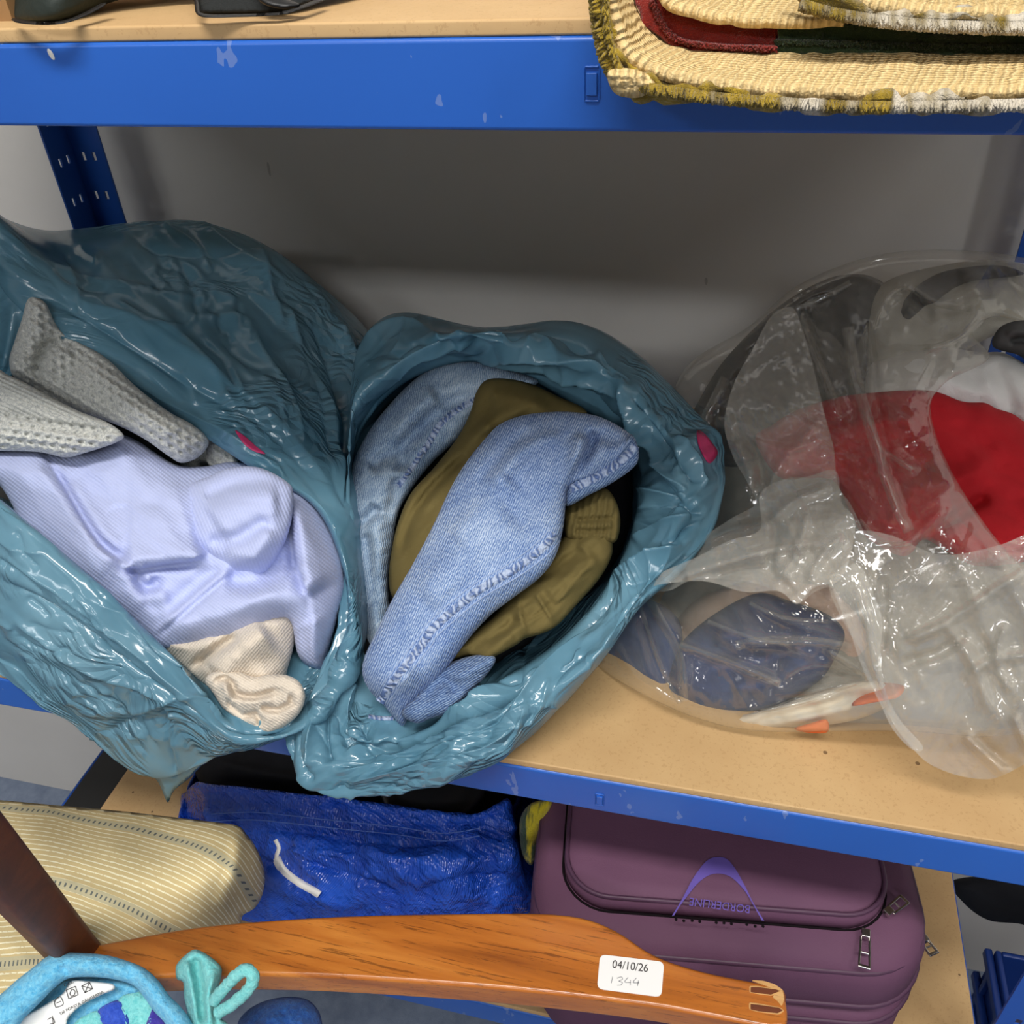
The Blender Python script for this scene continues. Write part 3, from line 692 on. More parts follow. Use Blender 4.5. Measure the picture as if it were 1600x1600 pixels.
lump('cuff', K3([(870, 650), (930, 690), (990, 745), (960, 775), (900, 790), (860, 740)]), [(330, 690, .16), (365, 725, .15), (340, 735, .15)], M['knit'], GK, r=.01, sp=3, tex=stitches(33, 18, 12, .0058))
lump('lining', K3([(780, 690), (900, 640), (1000, 760), (900, 860), (760, 800)]), [(330, 700, .20), (365, 735, .19), (300, 735, .19)], M['knit'], GK, r=.01, sp=5)

PJ = empty('knitted_sweater', atY(280, 850, .15), 'periwinkle blue fine-knit sweater bunched up inside the left teal bag', 'sweater')
pc = [(40, 760, .085), (150, 760, .095), (250, 760, .10), (330, 760, .11), (420, 780, .11), (500, 840, .095), (530, 930, .06), (500, 1000, .035), (440, 960, .03), (300, 980, .02), (230, 960, .02), (150, 860, .04), (60, 800, .07), (300, 870, .055), (0, 730, .095), (490, 1050, .03)]
lump('body', K3([(-70, 690), (0, 700), (160, 702), (280, 722), (420, 690), (500, 640), (580, 668), (650, 715), (740, 765), (850, 770), (960, 752), (1080, 770), (1190, 820), (1290, 890), (1365, 1000), (1425, 1150), (1436, 1280), (1405, 1400), (1365, 1550), (1345, 1620), (1290, 1610), (1240, 1550), (1212, 1420), (1150, 1408), (1000, 1480), (850, 1512), (720, 1535), (640, 1512), (600, 1472), (480, 1392), (350, 1290), (200, 1140), (100, 1040), (50, 930), (0, 850), (-60, 800)]),
     pc, M['peri'], PJ, gain=1.25, r=.028, sp=4, uvrot=38,
     strokes=stk(K3, [([(60, 640), (170, 725), (250, 850), (310, 945), (370, 1050), (450, 1140), (560, 1200)], 34, .020, 'r'), ([(150, 700), (260, 850), (340, 980), (420, 1090), (520, 1165)], 9, -.014),
       ([(500, 1185), (590, 1188), (680, 1172), (780, 1160), (870, 1130)], 40, .019, 'l'), ([(520, 1200), (640, 1185), (780, 1172), (850, 1148)], 9, -.012), ([(560, 1215), (605, 1275), (650, 1262), (648, 1215)], 9, -.010), ([(560, 1200), (540, 1290), (620, 1340), (720, 1300)], 20, .006),
       ([(580, 1330), (700, 1350), (850, 1230), (930, 1190)], 14, -.005), ([(620, 1480), (790, 1330), (945, 1200)], 5, .0035), ([(645, 1492), (815, 1345), (965, 1215)], 4, -.003),
       ([(330, 800), (480, 740), (640, 820), (690, 960), (600, 1080)], 70, .010), ([(290, 830), (350, 930), (430, 1060), (530, 1130)], 18, .006),
       ([(1195, 860), (1218, 960), (1228, 1080), (1250, 1200), (1300, 1320)], 42, .026, 'l'), ([(1196, 870), (1210, 960), (1222, 1080), (1240, 1200), (1285, 1300)], 10, -.016), ([(930, 1225), (1060, 1250), (1180, 1180), (1250, 1210)], 18, -.012),
       ([(700, 1480), (900, 1400), (1100, 1340), (1290, 1330)], 34, .010), ([(1290, 1400), (1330, 1480), (1340, 1580)], 16, .006), ([(1250, 1440), (1270, 1530), (1300, 1590)], 8, -.006), ([(180, 740), (260, 720), (300, 780)], 20, -.005), ([(560, 720), (640, 830), (640, 960)], 16, -.003)]),
     noise=[('f', 35, 90, 40, .005, 2)])
lump('sleeve', K3([(755, 880), (800, 840), (870, 812), (960, 775), (1080, 775), (1190, 830), (1222, 880), (1215, 990), (1180, 1100), (1110, 1205), (1035, 1225), (950, 1205), (860, 1145), (800, 1120), (765, 1060), (738, 960)]),
     [(290, 780, .085), (380, 750, .095), (440, 790, .08), (400, 850, .055), (330, 850, .055), (290, 830, .065), (390, 890, .05)], M['peri'], PJ, gain=1.6, r=.02, sp=3.5, uvrot=68,
     strokes=stk(K3, [([(775, 880), (752, 970), (765, 1080), (800, 1150)], 5, .004), ([(795, 890), (775, 975), (790, 1080), (825, 1140)], 5, -.004), ([(840, 900), (980, 840), (1150, 820)], 14, -.005), ([(880, 1010), (1010, 930), (1170, 890)], 34, .006), ([(860, 1090), (1010, 1060), (1130, 980)], 12, -.004), ([(930, 1170), (1060, 1150), (1160, 1040)], 24, .005)]),
     noise=[('f', 20, 60, 30, .003, 6)])

BG = empty('towelling_garment', atY(400, 1050, .05), 'beige towelling garment rolled up at the bottom of the left teal bag', 'garment')
lump('body', K4([(600, 250), (800, 230), (960, 180), (1060, 140), (1150, 120), (1240, 150), (1230, 260), (1200, 380), (1160, 480), (1000, 560), (940, 570), (900, 500), (830, 440), (770, 390), (690, 330)]),
     [(260, 1010, .02), (340, 1030, .015), (420, 990, .03), (450, 1000, .035), (430, 1050, .015), (350, 1100, .0)], M['beige'], BG, gain=1.6, r=.02, sp=4, uvrot=-50,
     strokes=stk(K4, [([(780, 400), (880, 320), (1000, 240)], 8, -.010), ([(660, 300), (780, 270), (900, 260)], 16, .005), ([(900, 420), (1020, 300), (1120, 220)], 26, .010)]), noise=[('f', 40, 40, 20, .003, 8)])
lump('rolled_end', K4([(855, 440), (880, 405), (930, 395), (1000, 400), (1060, 420), (1130, 410), (1200, 415), (1250, 445), (1272, 500), (1255, 560), (1215, 605), (1150, 645), (1100, 660), (1045, 632), (1000, 600), (960, 575), (925, 545), (890, 490)]),
     [(340, 1060, .005), (400, 1060, .01), (465, 1075, .005), (440, 1130, -.006), (410, 1140, -.008), (360, 1110, -.003)], M['beige'], BG, push=.016, r=.011, sp=2.6, uvrot=30,
     strokes=stk(K4, [([(885, 480), (905, 430), (940, 420), (965, 445), (985, 490), (1060, 505), (1140, 480), (1205, 485)], 5, -.011), ([(1210, 480), (1215, 530), (1160, 560), (1080, 545)], 5, -.009), ([(945, 500), (960, 545), (1010, 585), (1065, 575), (1085, 600), (1075, 640)], 5, -.011), ([(930, 440), (950, 500), (975, 540)], 5, .005), ([(1000, 530), (1080, 520), (1150, 520)], 7, .004)]),
     noise=[('f', 0, 14, 14, .0015, 8)])

# ================================================================== middle teal bag and its clothes
BAG2 = empty('rubbish_bag', (-.03, .16, .0060), 'teal plastic bag in the middle of the shelf, full of jeans and olive trousers', 'plastic bag', 'teal plastic bags on the middle shelf')
K5 = lambda pts: cr(.40625, (500, 480), pts)
K6 = lambda pts: cr(.4375, (440, 850), pts)
rimA = [(556, 690, .20), (590, 632, .22), (650, 585, .235), (735, 562, .24), (820, 585, .235), (900, 628, .22), (965, 672, .20), (1003, 730, .17), (1000, 790, .14), (985, 850, .115), (945, 925, .08), (880, 1000, .05),
        (790, 1065, .02), (700, 1125, .0), (620, 1158, -.008), (560, 1160, -.006), (540, 1090, .02), (552, 960, .07), (550, 840, .12), (548, 760, .165)]
rimB = [(552, 640, .19), (585, 592, .205), (650, 545, .215), (735, 522, .215), (840, 545, .205), (930, 580, .195), (1000, 640, .175), (1052, 712, .145), (1060, 790, .115), (1030, 865, .09), (975, 945, .06), (905, 1030, .03),
        (810, 1110, .0), (710, 1168, -.018), (610, 1195, -.025), (530, 1188, -.022), (505, 1110, .005), (535, 960, .065), (542, 840, .115), (545, 730, .16)]
rimC = [(556, 600, .235), (590, 545, .26), (650, 512, .27), (760, 520, .255), (880, 515, .25), (975, 555, .235), (1060, 640, .20), (1112, 705, .165), (1108, 805, .12), (1052, 890, .085), (990, 945, .06), (930, 1032, .028),
        (828, 1140, -.004), (730, 1196, -.026), (605, 1222, -.032), (492, 1218, -.030), (470, 1130, -.006), (528, 980, .06), (540, 850, .12), (545, 715, .175)]
rimD = [(555, 560, .30), (590, 505, .335), (645, 490, .345), (760, 513, .325), (900, 506, .315), (995, 555, .29), (1075, 635, .245), (1122, 700, .195), (1114, 812, .135), (1062, 892, .10), (995, 955, .07), (925, 1050, .04),
        (800, 1172, .0), (700, 1218, -.022), (600, 1232, -.028), (488, 1226, -.028), (458, 1175, -.012), (500, 1080, .03), (540, 900, .12), (548, 690, .22)]
bkA = [('w', -.24, .40, .06), ('w', -.20, .41, .07), ('w', -.14, .415, .07), ('w', -.07, .415, .07), ('w', -.01, .41, .07), ('w', .03, .39, .05), ('w', .055, .35, .035), ('w', .068, .28, .03), ('w', .068, .22, .022), ('w', .055, .17, .016), ('w', .04, .12, .013), ('w', .02, .07, .011),
       ('w', -.01, .022, .010), ('w', -.05, .012, .0097), ('w', -.09, .010, .0097), ('w', -.13, .010, .0097), ('w', -.155, .014, .0097), ('w', -.165, .06, .010), ('w', -.18, .18, .011), ('w', -.21, .30, .02)]
bkB = [('w', -.16, .30, .02), ('w', -.14, .33, .018), ('w', -.10, .34, .016), ('w', -.06, .34, .015), ('w', -.03, .33, .014), ('w', -.01, .31, .013), ('w', 0., .28, .012), ('w', 0., .24, .011), ('w', 0., .2, .0102), ('w', -.01, .17, .0098), ('w', -.02, .14, .0096), ('w', -.03, .12, .0095),
       ('w', -.05, .1, .0095), ('w', -.07, .1, .0095), ('w', -.09, .1, .0095), ('w', -.11, .1, .0095), ('w', -.12, .11, .0095), ('w', -.13, .13, .0095), ('w', -.14, .18, .010), ('w', -.15, .25, .012)]
inA = inset(rimA, 770, 850, .97, .035); inB = inset(rimA, 770, 850, .84, .12); inC = inset(rimA, 770, 850, .45, .15); inD = inset(rimA, 770, 850, .04, .15)
S2 = stk(K5, [([(160, 480), (230, 360), (330, 240), (440, 180), (560, 150), (640, 160)], 8, .006), ([(120, 560), (200, 400), (320, 270), (430, 215), (600, 205), (700, 130)], 7, -.007), ([(570, 230), (760, 170), (940, 200), (1130, 240)], 8, .007), ([(640, 190), (800, 220), (980, 280), (1150, 350)], 8, .006), ([(660, 240), (860, 290), (1040, 380), (1180, 450)], 7, -.007), ([(560, 160), (720, 120), (900, 110), (1080, 170)], 12, -.008),
       ([(1130, 240), (1200, 400), (1240, 500), (1330, 640), (1430, 720)], 8, .009), ([(1190, 330), (1290, 470), (1370, 590), (1470, 690)], 7, -.007), ([(1230, 520), (1300, 640), (1400, 760), (1500, 800)], 7, -.006), ([(1360, 480), (1430, 600), (1480, 700)], 10, .006),
       ([(1150, 660), (1220, 700), (1340, 720), (1420, 720)], 8, .006), ([(1130, 780), (1240, 830), (1380, 730)], 8, -.006), ([(1180, 900), (1280, 840), (1440, 800)], 9, .006), ([(1200, 640), (1190, 720), (1160, 860)], 9, .006), ([(1060, 1080), (1180, 960), (1320, 900), (1480, 820)], 9, -.006), ([(960, 1200), (1100, 1060), (1250, 990), (1400, 900)], 8, .007)]) + \
     stk(K6, [([(420, 650), (640, 610), (800, 480), (1000, 290), (1150, 160)], 8, .008), ([(260, 760), (480, 690), (700, 600), (860, 500), (1060, 300), (1230, 120)], 6, -.009), ([(160, 830), (400, 760), (640, 700), (840, 570), (980, 400), (1150, 230)], 8, .007), ([(180, 800), (500, 740), (760, 640), (900, 470)], 5, -.007), ([(200, 860), (460, 800), (700, 740), (820, 660)], 8, .005),
       ([(130, 560), (100, 680), (110, 800)], 9, .007), ([(190, 500), (170, 650), (160, 790)], 7, -.006), ([(230, 480), (230, 620), (300, 720)], 7, .006), ([(60, 640), (60, 760), (120, 850)], 7, -.005), ([(640, 600), (740, 520), (840, 470), (900, 360), (1000, 270)], 5, -.005), ([(300, 640), (320, 720), (420, 700)], 8, -.005)]) + [
       ([(560, 540), (600, 510), (650, 505), (700, 540)], 10, .006), ([(600, 560), (650, 530), (720, 545)], 8, -.006)]
S2 += crinkles([(720, 535, 45, 0), (860, 560, 50, 20), (960, 600, 50, 45), (1040, 700, 45, 60), (1040, 800, 45, -30), (990, 890, 45, -45), (890, 1020, 50, -45), (800, 1100, 50, -35), (690, 1170, 50, -15), (580, 1190, 45, 0), (510, 1150, 35, 70), (620, 530, 40, -30)], 6)
b2 = tube('bag_film', [inD, inC, inB, inA, rimA, rimB, rimC, rimD, bkA, bkB], M['teal'], BAG2, 720, 340, [(s[0], s[1], s[2]*1.2) for s in S2], [('f', -30, 120, 40, .004, 13), ('c', -38, 260, 70, .0014, 19), ('q', -40, 170, 56, .0085, 15), ('p', -40, 120, 40, .0020, 16)])
patch('sticker', b2, K5([(1450, 475), (1475, 485), (1505, 520), (1528, 560), (1500, 600), (1478, 580), (1455, 530)]), M['pink'], BAG2)

JN = empty('jeans', atY(750, 850, .15), 'light blue washed jeans with faded seams stuffed into the middle teal bag', 'jeans')
OT = empty('trousers', atY(900, 850, .15), 'olive green trousers with an elastic cuff among the jeans in the middle bag', 'trousers')
jl = lump('leg', K5([(95, 780), (120, 620), (180, 490), (280, 360), (400, 250), (500, 215), (620, 212), (730, 240), (840, 285), (760, 330), (640, 380), (540, 500), (430, 600), (340, 720), (300, 800), (280, 920), (262, 1050), (270, 1200), (270, 1300), (230, 1420), (190, 1380), (160, 1200), (130, 1000), (100, 880)]),
     [(560, 790, .14), (620, 650, .20), (720, 600, .215), (800, 600, .21), (620, 760, .15), (580, 900, .10), (600, 1010, .06)], M['denim2'], JN, gain=1.6, r=.028, sp=4, uvrot=-50,
     strokes=stk(K5, [([(290, 560), (380, 470), (480, 380), (600, 330)], 14, -.008), ([(180, 620), (240, 580), (300, 560), (330, 640)], 14, -.010), ([(250, 500), (330, 400), (450, 320)], 26, .008), ([(110, 830), (180, 820), (230, 760)], 12, -.009), ([(200, 800), (240, 900), (250, 1050)], 16, .006), ([(170, 860), (190, 1000), (210, 1150)], 10, -.007), ([(300, 640), (290, 740), (250, 820)], 10, -.009)]), noise=[('f', -45, 60, 26, .004, 21)])
ribbon('seam', jl, K5([(625, 345), (560, 375), (500, 415), (455, 460), (420, 520), (395, 560)]), 11, M['seam'], jl.o, .0006)
ribbon('seam', jl, K5([(390, 560), (360, 610), (330, 650), (300, 690)]), 10, M['seam'], jl.o, .0006)
op = lump('leg', K5([(600, 330), (640, 280), (720, 275), (820, 298), (920, 345), (1015, 390), (1010, 430), (860, 560), (700, 760), (560, 980), (380, 1120), (285, 1120), (265, 1040), (275, 940), (300, 830), (350, 715), (440, 615), (530, 500), (580, 400)]),
     [(770, 610, .19), (880, 650, .175), (700, 720, .15), (650, 800, .115), (620, 900, .085), (720, 850, .09), (900, 660, .17)], M['olive'], OT, gain=1.6, r=.02, sp=4.5,
     strokes=stk(K5, [([(560, 560), (480, 640), (400, 730), (330, 840), (300, 960)], 8, -.011), ([(690, 440), (600, 490), (520, 560), (440, 660)], 10, .005), ([(600, 480), (660, 440), (760, 400), (900, 380)], 16, .005), ([(640, 340), (740, 330), (860, 350)], 18, .005)]), noise=[('f', -45, 110, 26, .007, 31), ('c', -50, 300, 60, .002, 35)])
lump('lower_leg', K6([(560, 430), (640, 340), (760, 250), (860, 120), (930, 40), (1000, -20), (1100, -70), (1170, -50), (1182, 10), (1172, 60), (1130, 130), (1060, 210), (985, 290), (930, 320), (870, 338), (830, 365), (740, 408), (660, 400)]),
     [(740, 1010, .035), (830, 940, .065), (940, 850, .095), (900, 950, .06), (800, 1000, .035), (760, 1030, .02), (900, 840, .10)], M['olive'], OT, gain=1.0, r=.018, sp=3.5,
     strokes=stk(K6, [([(850, 180), (855, 260), (890, 345)], 22, .007, 'r'), ([(900, 170), (940, 230), (975, 290)], 16, .007, 'l'), ([(660, 390), (730, 330), (800, 300), (850, 250)], 9, -.007), ([(940, 190), (1030, 130), (1140, 50)], 20, .007), ([(880, 120), (980, 90), (1080, 10)], 10, -.006), ([(620, 390), (720, 300), (820, 250)], 16, .006), ([(760, 400), (800, 350), (840, 330)], 8, .006)]), noise=[('f', -40, 50, 20, .006, 33), ('c', -30, 120, 40, .002, 36)])
def pucker(px, py):
    u, v = aniso(px, py, 8, 9.5, 40.); return .0016*np.sin(u*6.283*.9+2.5*vnoise(px/30, py/14, 3))+.001*vnoise(px/8, py/6, 5)
lump('elastic_cuff', K5([(945, 770), (1000, 740), (1060, 705), (1105, 700), (1140, 750), (1155, 810), (1150, 870), (1130, 905), (1060, 905), (960, 895), (940, 850)]), [(890, 800, .12), (960, 790, .115), (965, 840, .10), (900, 840, .10)], M['olive'], OT, r=.012, sp=3, tex=pucker,
     strokes=stk(K5, [([(975, 820), (1050, 815), (1145, 810)], 4, -.004), ([(970, 858), (1050, 862), (1145, 855)], 4, -.004)]))
jf = lump('leg', K5([(640, 500), (700, 445), (800, 412), (930, 402), (1040, 412), (1110, 436), (1180, 478), (1215, 520), (1160, 600), (1060, 650), (960, 690), (945, 760), (935, 850), (905, 960), (845, 1040), (740, 1120), (650, 1190), (560, 1290), (480, 1400), (400, 1490), (350, 1555), (320, 1610), (285, 1580), (245, 1530), (195, 1480), (165, 1420), (170, 1350), (220, 1240), (280, 1120), (350, 1000), (430, 850), (500, 700), (560, 600)]),
     [(800, 660, .135), (900, 650, .135), (990, 690, .115), (870, 720, .12), (760, 760, .11), (850, 830, .08), (700, 870, .065), (780, 920, .05), (640, 1000, .02), (680, 1030, .012), (590, 1060, .0), (620, 1120, -.006)], M['denim'], JN, gain=1.6, r=.024, sp=4, uvrot=-35,
     strokes=stk(K5, [([(820, 470), (700, 560), (600, 700)], 12, -.003), ([(930, 480), (780, 560), (660, 700)], 14, .004), ([(1060, 460), (1040, 540), (1000, 620), (960, 690)], 9, -.012), ([(1070, 470), (1120, 500), (1170, 520)], 16, -.007), ([(1010, 480), (980, 600), (945, 700)], 10, .006), ([(500, 900), (620, 780), (740, 650)], 30, .005), ([(380, 1130), (560, 960), (760, 800)], 40, .005), ([(880, 1000), (780, 1070), (640, 1170)], 12, -.003), ([(300, 1400), (380, 1500), (340, 1580)], 20, .006)]), noise=[('f', -40, 80, 30, .003, 41)])
ribbon('seam', jf, K5([(905, 872), (850, 932), (745, 1010), (620, 1082), (520, 1160), (420, 1250)])+K6([(520, 335), (420, 465), (350, 565)]), 15, M['seam'], jf.o, .0007)
for off in (-12, 13):
    ribbon('stitch_line', jf, [(a+off*.62, b+off*.78) for a, b in K5([(905, 872), (850, 932), (745, 1010), (620, 1082), (520, 1160), (420, 1250)])+K6([(520, 335), (420, 465), (355, 555)])], 2.6, M['thread'], jf.o, .0006, .0004, 6, 2)
hm = lump('hem', K5([(955, 660), (1040, 620), (1130, 560), (1190, 490), (1215, 515), (1226, 560), (1212, 610), (1130, 672), (1030, 725), (950, 765), (942, 710)]), [(890, 765, .118), (940, 740, .118), (990, 690, .118), (930, 770, .11)], M['denim3'], JN, r=.008, sp=3.5, uvrot=-20)
ribbon('seam', hm, K5([(960, 700), (1040, 665), (1120, 620), (1190, 560), (1212, 530)]), 15, M['seam'], hm.o, .0006)
ribbon('stitch_line', hm, K5([(965, 672), (1050, 632), (1130, 580), (1192, 510)]), 3, M['thread'], hm.o, .0006, .0004, 6, 2)
lump('leg_fold', K6([(430, 600), (500, 520), (560, 450), (640, 410), (720, 395), (765, 410), (730, 470), (660, 545), (600, 600), (540, 620), (480, 640)]), [(650, 1090, -.0), (720, 1040, .02), (770, 1030, .022), (700, 1100, .0)], M['denim3'], JN, r=.013, sp=4, strokes=stk(K6, [([(520, 580), (530, 520), (580, 480), (620, 500), (600, 560)], 9, -.008), ([(590, 500), (680, 450), (740, 420)], 10, .004)]))
ribbon('hem_edge', b2, K6([(310, 615), (350, 622), (400, 622)]), 8, M['seam'], JN, .002)
# dark fill deep inside the two bags: the lower layers of clothing
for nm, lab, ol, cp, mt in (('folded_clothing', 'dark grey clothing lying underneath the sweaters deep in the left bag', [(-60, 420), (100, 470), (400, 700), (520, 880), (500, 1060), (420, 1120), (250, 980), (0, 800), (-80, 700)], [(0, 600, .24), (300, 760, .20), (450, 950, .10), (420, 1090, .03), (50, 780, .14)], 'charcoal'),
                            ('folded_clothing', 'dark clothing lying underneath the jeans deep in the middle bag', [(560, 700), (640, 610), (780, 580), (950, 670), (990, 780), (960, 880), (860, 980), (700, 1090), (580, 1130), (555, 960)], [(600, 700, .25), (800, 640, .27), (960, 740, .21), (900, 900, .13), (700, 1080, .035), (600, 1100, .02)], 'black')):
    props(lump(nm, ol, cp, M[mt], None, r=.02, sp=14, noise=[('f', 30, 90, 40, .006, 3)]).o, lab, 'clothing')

# ================================================================== clear bag and its clothes
K7 = lambda pts: cr(.4375, (900, 380), pts)
K8 = lambda pts: cr(.4375, (900, 840), pts)
def garment(name, label, cat, K, ol, ctrl, mat, r=.02, sp=6, strokes=(), noise=None, group=None):
    g = lump(name, K(ol), ctrl, M[mat], None, r=r, sp=sp, strokes=stk(K, strokes), noise=noise or [('f', 25, 60, 26, .005, sum(map(ord, label)) % 50)])
    props(g.o, label, cat, group); return g
GC = 'clothes inside the clear bag'
garment('black_jacket', 'black garment at the upper left inside the clear plastic bag', 'garment', K7, [(380, 690), (440, 560), (520, 430), (640, 300), (760, 200), (920, 120), (1060, 120), (1130, 200), (1120, 400), (1080, 560), (930, 640), (760, 680), (660, 760), (560, 800), (430, 760)],
        [(1130, 640, .24), (1200, 520, .35), (1330, 460, .38), (1350, 580, .30), (1180, 690, .20), (1300, 640, .26)], 'black', .03, 6, [([(560, 420), (700, 520), (800, 600)], 14, .010), ([(800, 200), (860, 400), (930, 540)], 12, -.012), ([(960, 180), (980, 360), (1000, 500)], 16, .012)], group=GC)
garment('grey_striped_top', 'grey and beige garment at the top of the clear plastic bag', 'garment', K7, [(1030, 220), (1120, 130), (1300, 80), (1480, 60), (1640, 90), (1720, 200), (1660, 330), (1500, 330), (1350, 400), (1150, 450), (1040, 420)],
        [(1380, 440, .385), (1500, 420, .395), (1600, 430, .39), (1600, 510, .33), (1420, 560, .29), (1500, 520, .31)], 'greyc', .03, 6, [([(1200, 160), (1350, 240), (1500, 190)], 12, -.010), ([(1250, 250), (1400, 230), (1560, 150)], 14, .010)], group=GC)
garment('dark_scarf', 'dark navy cloth strip across the top inside the clear bag', 'garment', K7, [(1150, 260), (1200, 170), (1290, 110), (1400, 85), (1520, 80), (1600, 110), (1500, 125), (1400, 140), (1320, 190), (1260, 230), (1200, 300)], [(1430, 455, .355), (1540, 425, .375), (1480, 450, .36)], 'black', .012, 6, group=GC)
garment('white_shirt', 'white cotton garment above the red one in the clear bag', 'shirt', K7, [(1040, 560), (1050, 440), (1150, 390), (1300, 370), (1440, 390), (1520, 390), (1600, 430), (1720, 520), (1740, 700), (1640, 720), (1540, 660), (1440, 610), (1300, 590), (1150, 600)],
        [(1380, 580, .275), (1480, 580, .265), (1580, 560, .27), (1600, 640, .235), (1500, 630, .24), (1400, 640, .24)], 'white', .025, 6, [([(1480, 420), (1530, 520), (1560, 620)], 14, -.008)], group=GC)
garment('grey_hoodie', 'dark grey crumpled garment at the open end of the clear bag', 'garment', K7, [(1490, 370), (1505, 310), (1560, 280), (1640, 280), (1720, 330), (1720, 440), (1640, 440), (1580, 400)], [(1560, 520, .275), (1600, 530, .275), (1640, 540, .27)], 'charcoal', .014, 4, [([(1530, 330), (1570, 310), (1640, 330)], 6, .007), ([(1545, 350), (1590, 340), (1650, 360)], 5, -.009), ([(1560, 380), (1610, 370), (1660, 390)], 6, .006)], group=GC)
garment('red_top', 'bright red jersey top spread across the middle of the clear bag', 'top', K7, [(640, 700), (700, 650), (780, 600), (880, 565), (1000, 540), (1250, 525), (1380, 565), (1460, 570), (1500, 590), (1560, 610), (1620, 650), (1740, 720), (1740, 1000), (1640, 1120), (1520, 1150), (1400, 1145), (1250, 1060), (1200, 1105), (1150, 1115), (1030, 1045), (980, 960), (920, 850), (820, 840), (720, 832)],
        [(1210, 690, .185), (1340, 630, .215), (1480, 640, .205), (1600, 680, .19), (1340, 760, .155), (1500, 760, .155), (1400, 860, .11), (1560, 880, .105), (1230, 740, .165)], 'red', .022, 5, [([(900, 700), (1050, 640), (1250, 620)], 20, .008), ([(1150, 900), (1300, 860), (1500, 790)], 20, .008), ([(1240, 1060), (1350, 980), (1480, 900)], 10, -.010)], group=GC)
garment('navy_top', 'navy blue garment bundled at the lower front of the clear bag', 'garment', K8, [(320, 540), (360, 400), (470, 290), (640, 200), (760, 225), (900, 275), (960, 345), (920, 440), (870, 510), (760, 580), (640, 618), (480, 625), (380, 595)],
        [(1070, 1050, .075), (1180, 960, .095), (1300, 980, .085), (1250, 1060, .062), (1130, 1090, .062)], 'navy', .024, 5, [([(480, 340), (640, 360), (800, 330)], 20, .008), ([(430, 470), (600, 450), (800, 400)], 14, -.008), ([(550, 540), (700, 520), (800, 450)], 18, .007)], group=GC)
garment('blue_cloth', 'dark blue cloth at the far left corner of the clear bag', 'garment', K8, [(60, 385), (140, 270), (250, 220), (370, 300), (370, 480), (330, 590), (190, 520), (100, 450)], [(950, 1000, .105), (1020, 1000, .10), (1010, 1060, .085)], 'navy', .016, 6, group=GC)
garment('pale_pink_garment', 'pale pinkish beige garment behind the navy one in the clear bag', 'garment', K8, [(330, 380), (420, 230), (640, 150), (850, 130), (980, 190), (1080, 330), (1090, 480), (1000, 580), (850, 640), (640, 670), (460, 640), (360, 590)],
        [(1150, 930, .13), (1300, 950, .12), (1370, 1030, .092), (1200, 1110, .078), (1100, 1100, .082)], 'pinkb', .022, 7, group=GC)
garment('cream_top', 'cream cloth folded along the bottom of the clear bag', 'garment', K8, [(470, 660), (560, 640), (700, 610), (850, 555), (1000, 515), (1100, 520), (1110, 600), (1000, 650), (850, 675), (650, 690), (540, 690)], [(1130, 1130, .058), (1250, 1110, .056), (1370, 1085, .058), (1300, 1130, .056)], 'cream', .010, 5, [([(620, 660), (800, 620), (1000, 560)], 7, -.005), ([(660, 680), (850, 640), (1040, 590)], 7, .004)], group=GC)
garment('orange_cloth', 'orange cloth edge poking out beside the cream fold in the clear bag', 'garment', K8, [(985, 600), (1020, 560), (1090, 520), (1170, 530), (1150, 570), (1060, 590)], [(1340, 1095, .052), (1390, 1080, .054), (1360, 1090, .052)], 'orange', .006, 4, group=GC)
garment('orange_cloth', 'small orange cloth corner at the very bottom of the clear bag', 'garment', K8, [(780, 682), (840, 662), (895, 650), (898, 694), (830, 697)], [(1250, 1135, .047), (1285, 1130, .047), (1270, 1142, .046)], 'orange', .004, 3, group=GC)
garment('mixed_laundry', 'pale grey laundry filling the body of the clear bag under the other clothes', 'laundry', lambda p: p, [(940, 1025), (975, 950), (1075, 880), (1100, 800), (1105, 700), (1200, 660), (1350, 690), (1480, 650), (1600, 720), (1720, 800), (1730, 1000), (1700, 1110), (1560, 1140), (1400, 1136), (1200, 1138), (1100, 1120), (1005, 1077)],
        [(950, 1020, .115), (1000, 1065, .082), (1150, 1110, .066), (1300, 1115, .063), (1420, 1110, .066), (1600, 1110, .07), (1720, 1050, .11), (1060, 930, .16), (1150, 980, .125), (1300, 960, .12), (1450, 950, .12), (1120, 800, .215), (1250, 820, .175), (1400, 820, .16), (1550, 850, .14), (1130, 690, .25), (1350, 710, .21), (1600, 750, .18)], 'greyc', .03, 9, [([(1000, 900), (1150, 850), (1300, 900)], 30, .012), ([(1350, 920), (1500, 900), (1680, 940)], 26, .012), ([(1380, 1000), (1500, 1030), (1640, 1010)], 22, -.012)], group=GC)
BAG3 = empty('clear_bag', (.20, .22, .006), 'large crumpled clear plastic bag on the right of the middle shelf', 'plastic bag')
ctb = [(935, 1020, .095), (1000, 1075, .062), (1150, 1120, .045), (1300, 1130, .043), (1420, 1120, .045), (1600, 1120, .05), (1720, 1050, .07), (1050, 930, .115), (1150, 980, .07), (1300, 960, .07), (1450, 950, .07), (1100, 800, .17), (1250, 820, .125), (1400, 820, .105), (1550, 850, .085), (1090, 660, .22), (1250, 660, .195), (1400, 620, .20), (1520, 590, .21),
       (1150, 540, .32), (1300, 500, .32), (1300, 440, .375), (1450, 480, .32), (1420, 410, .395), (1560, 420, .38), (1600, 450, .36), (1700, 930, .08)]
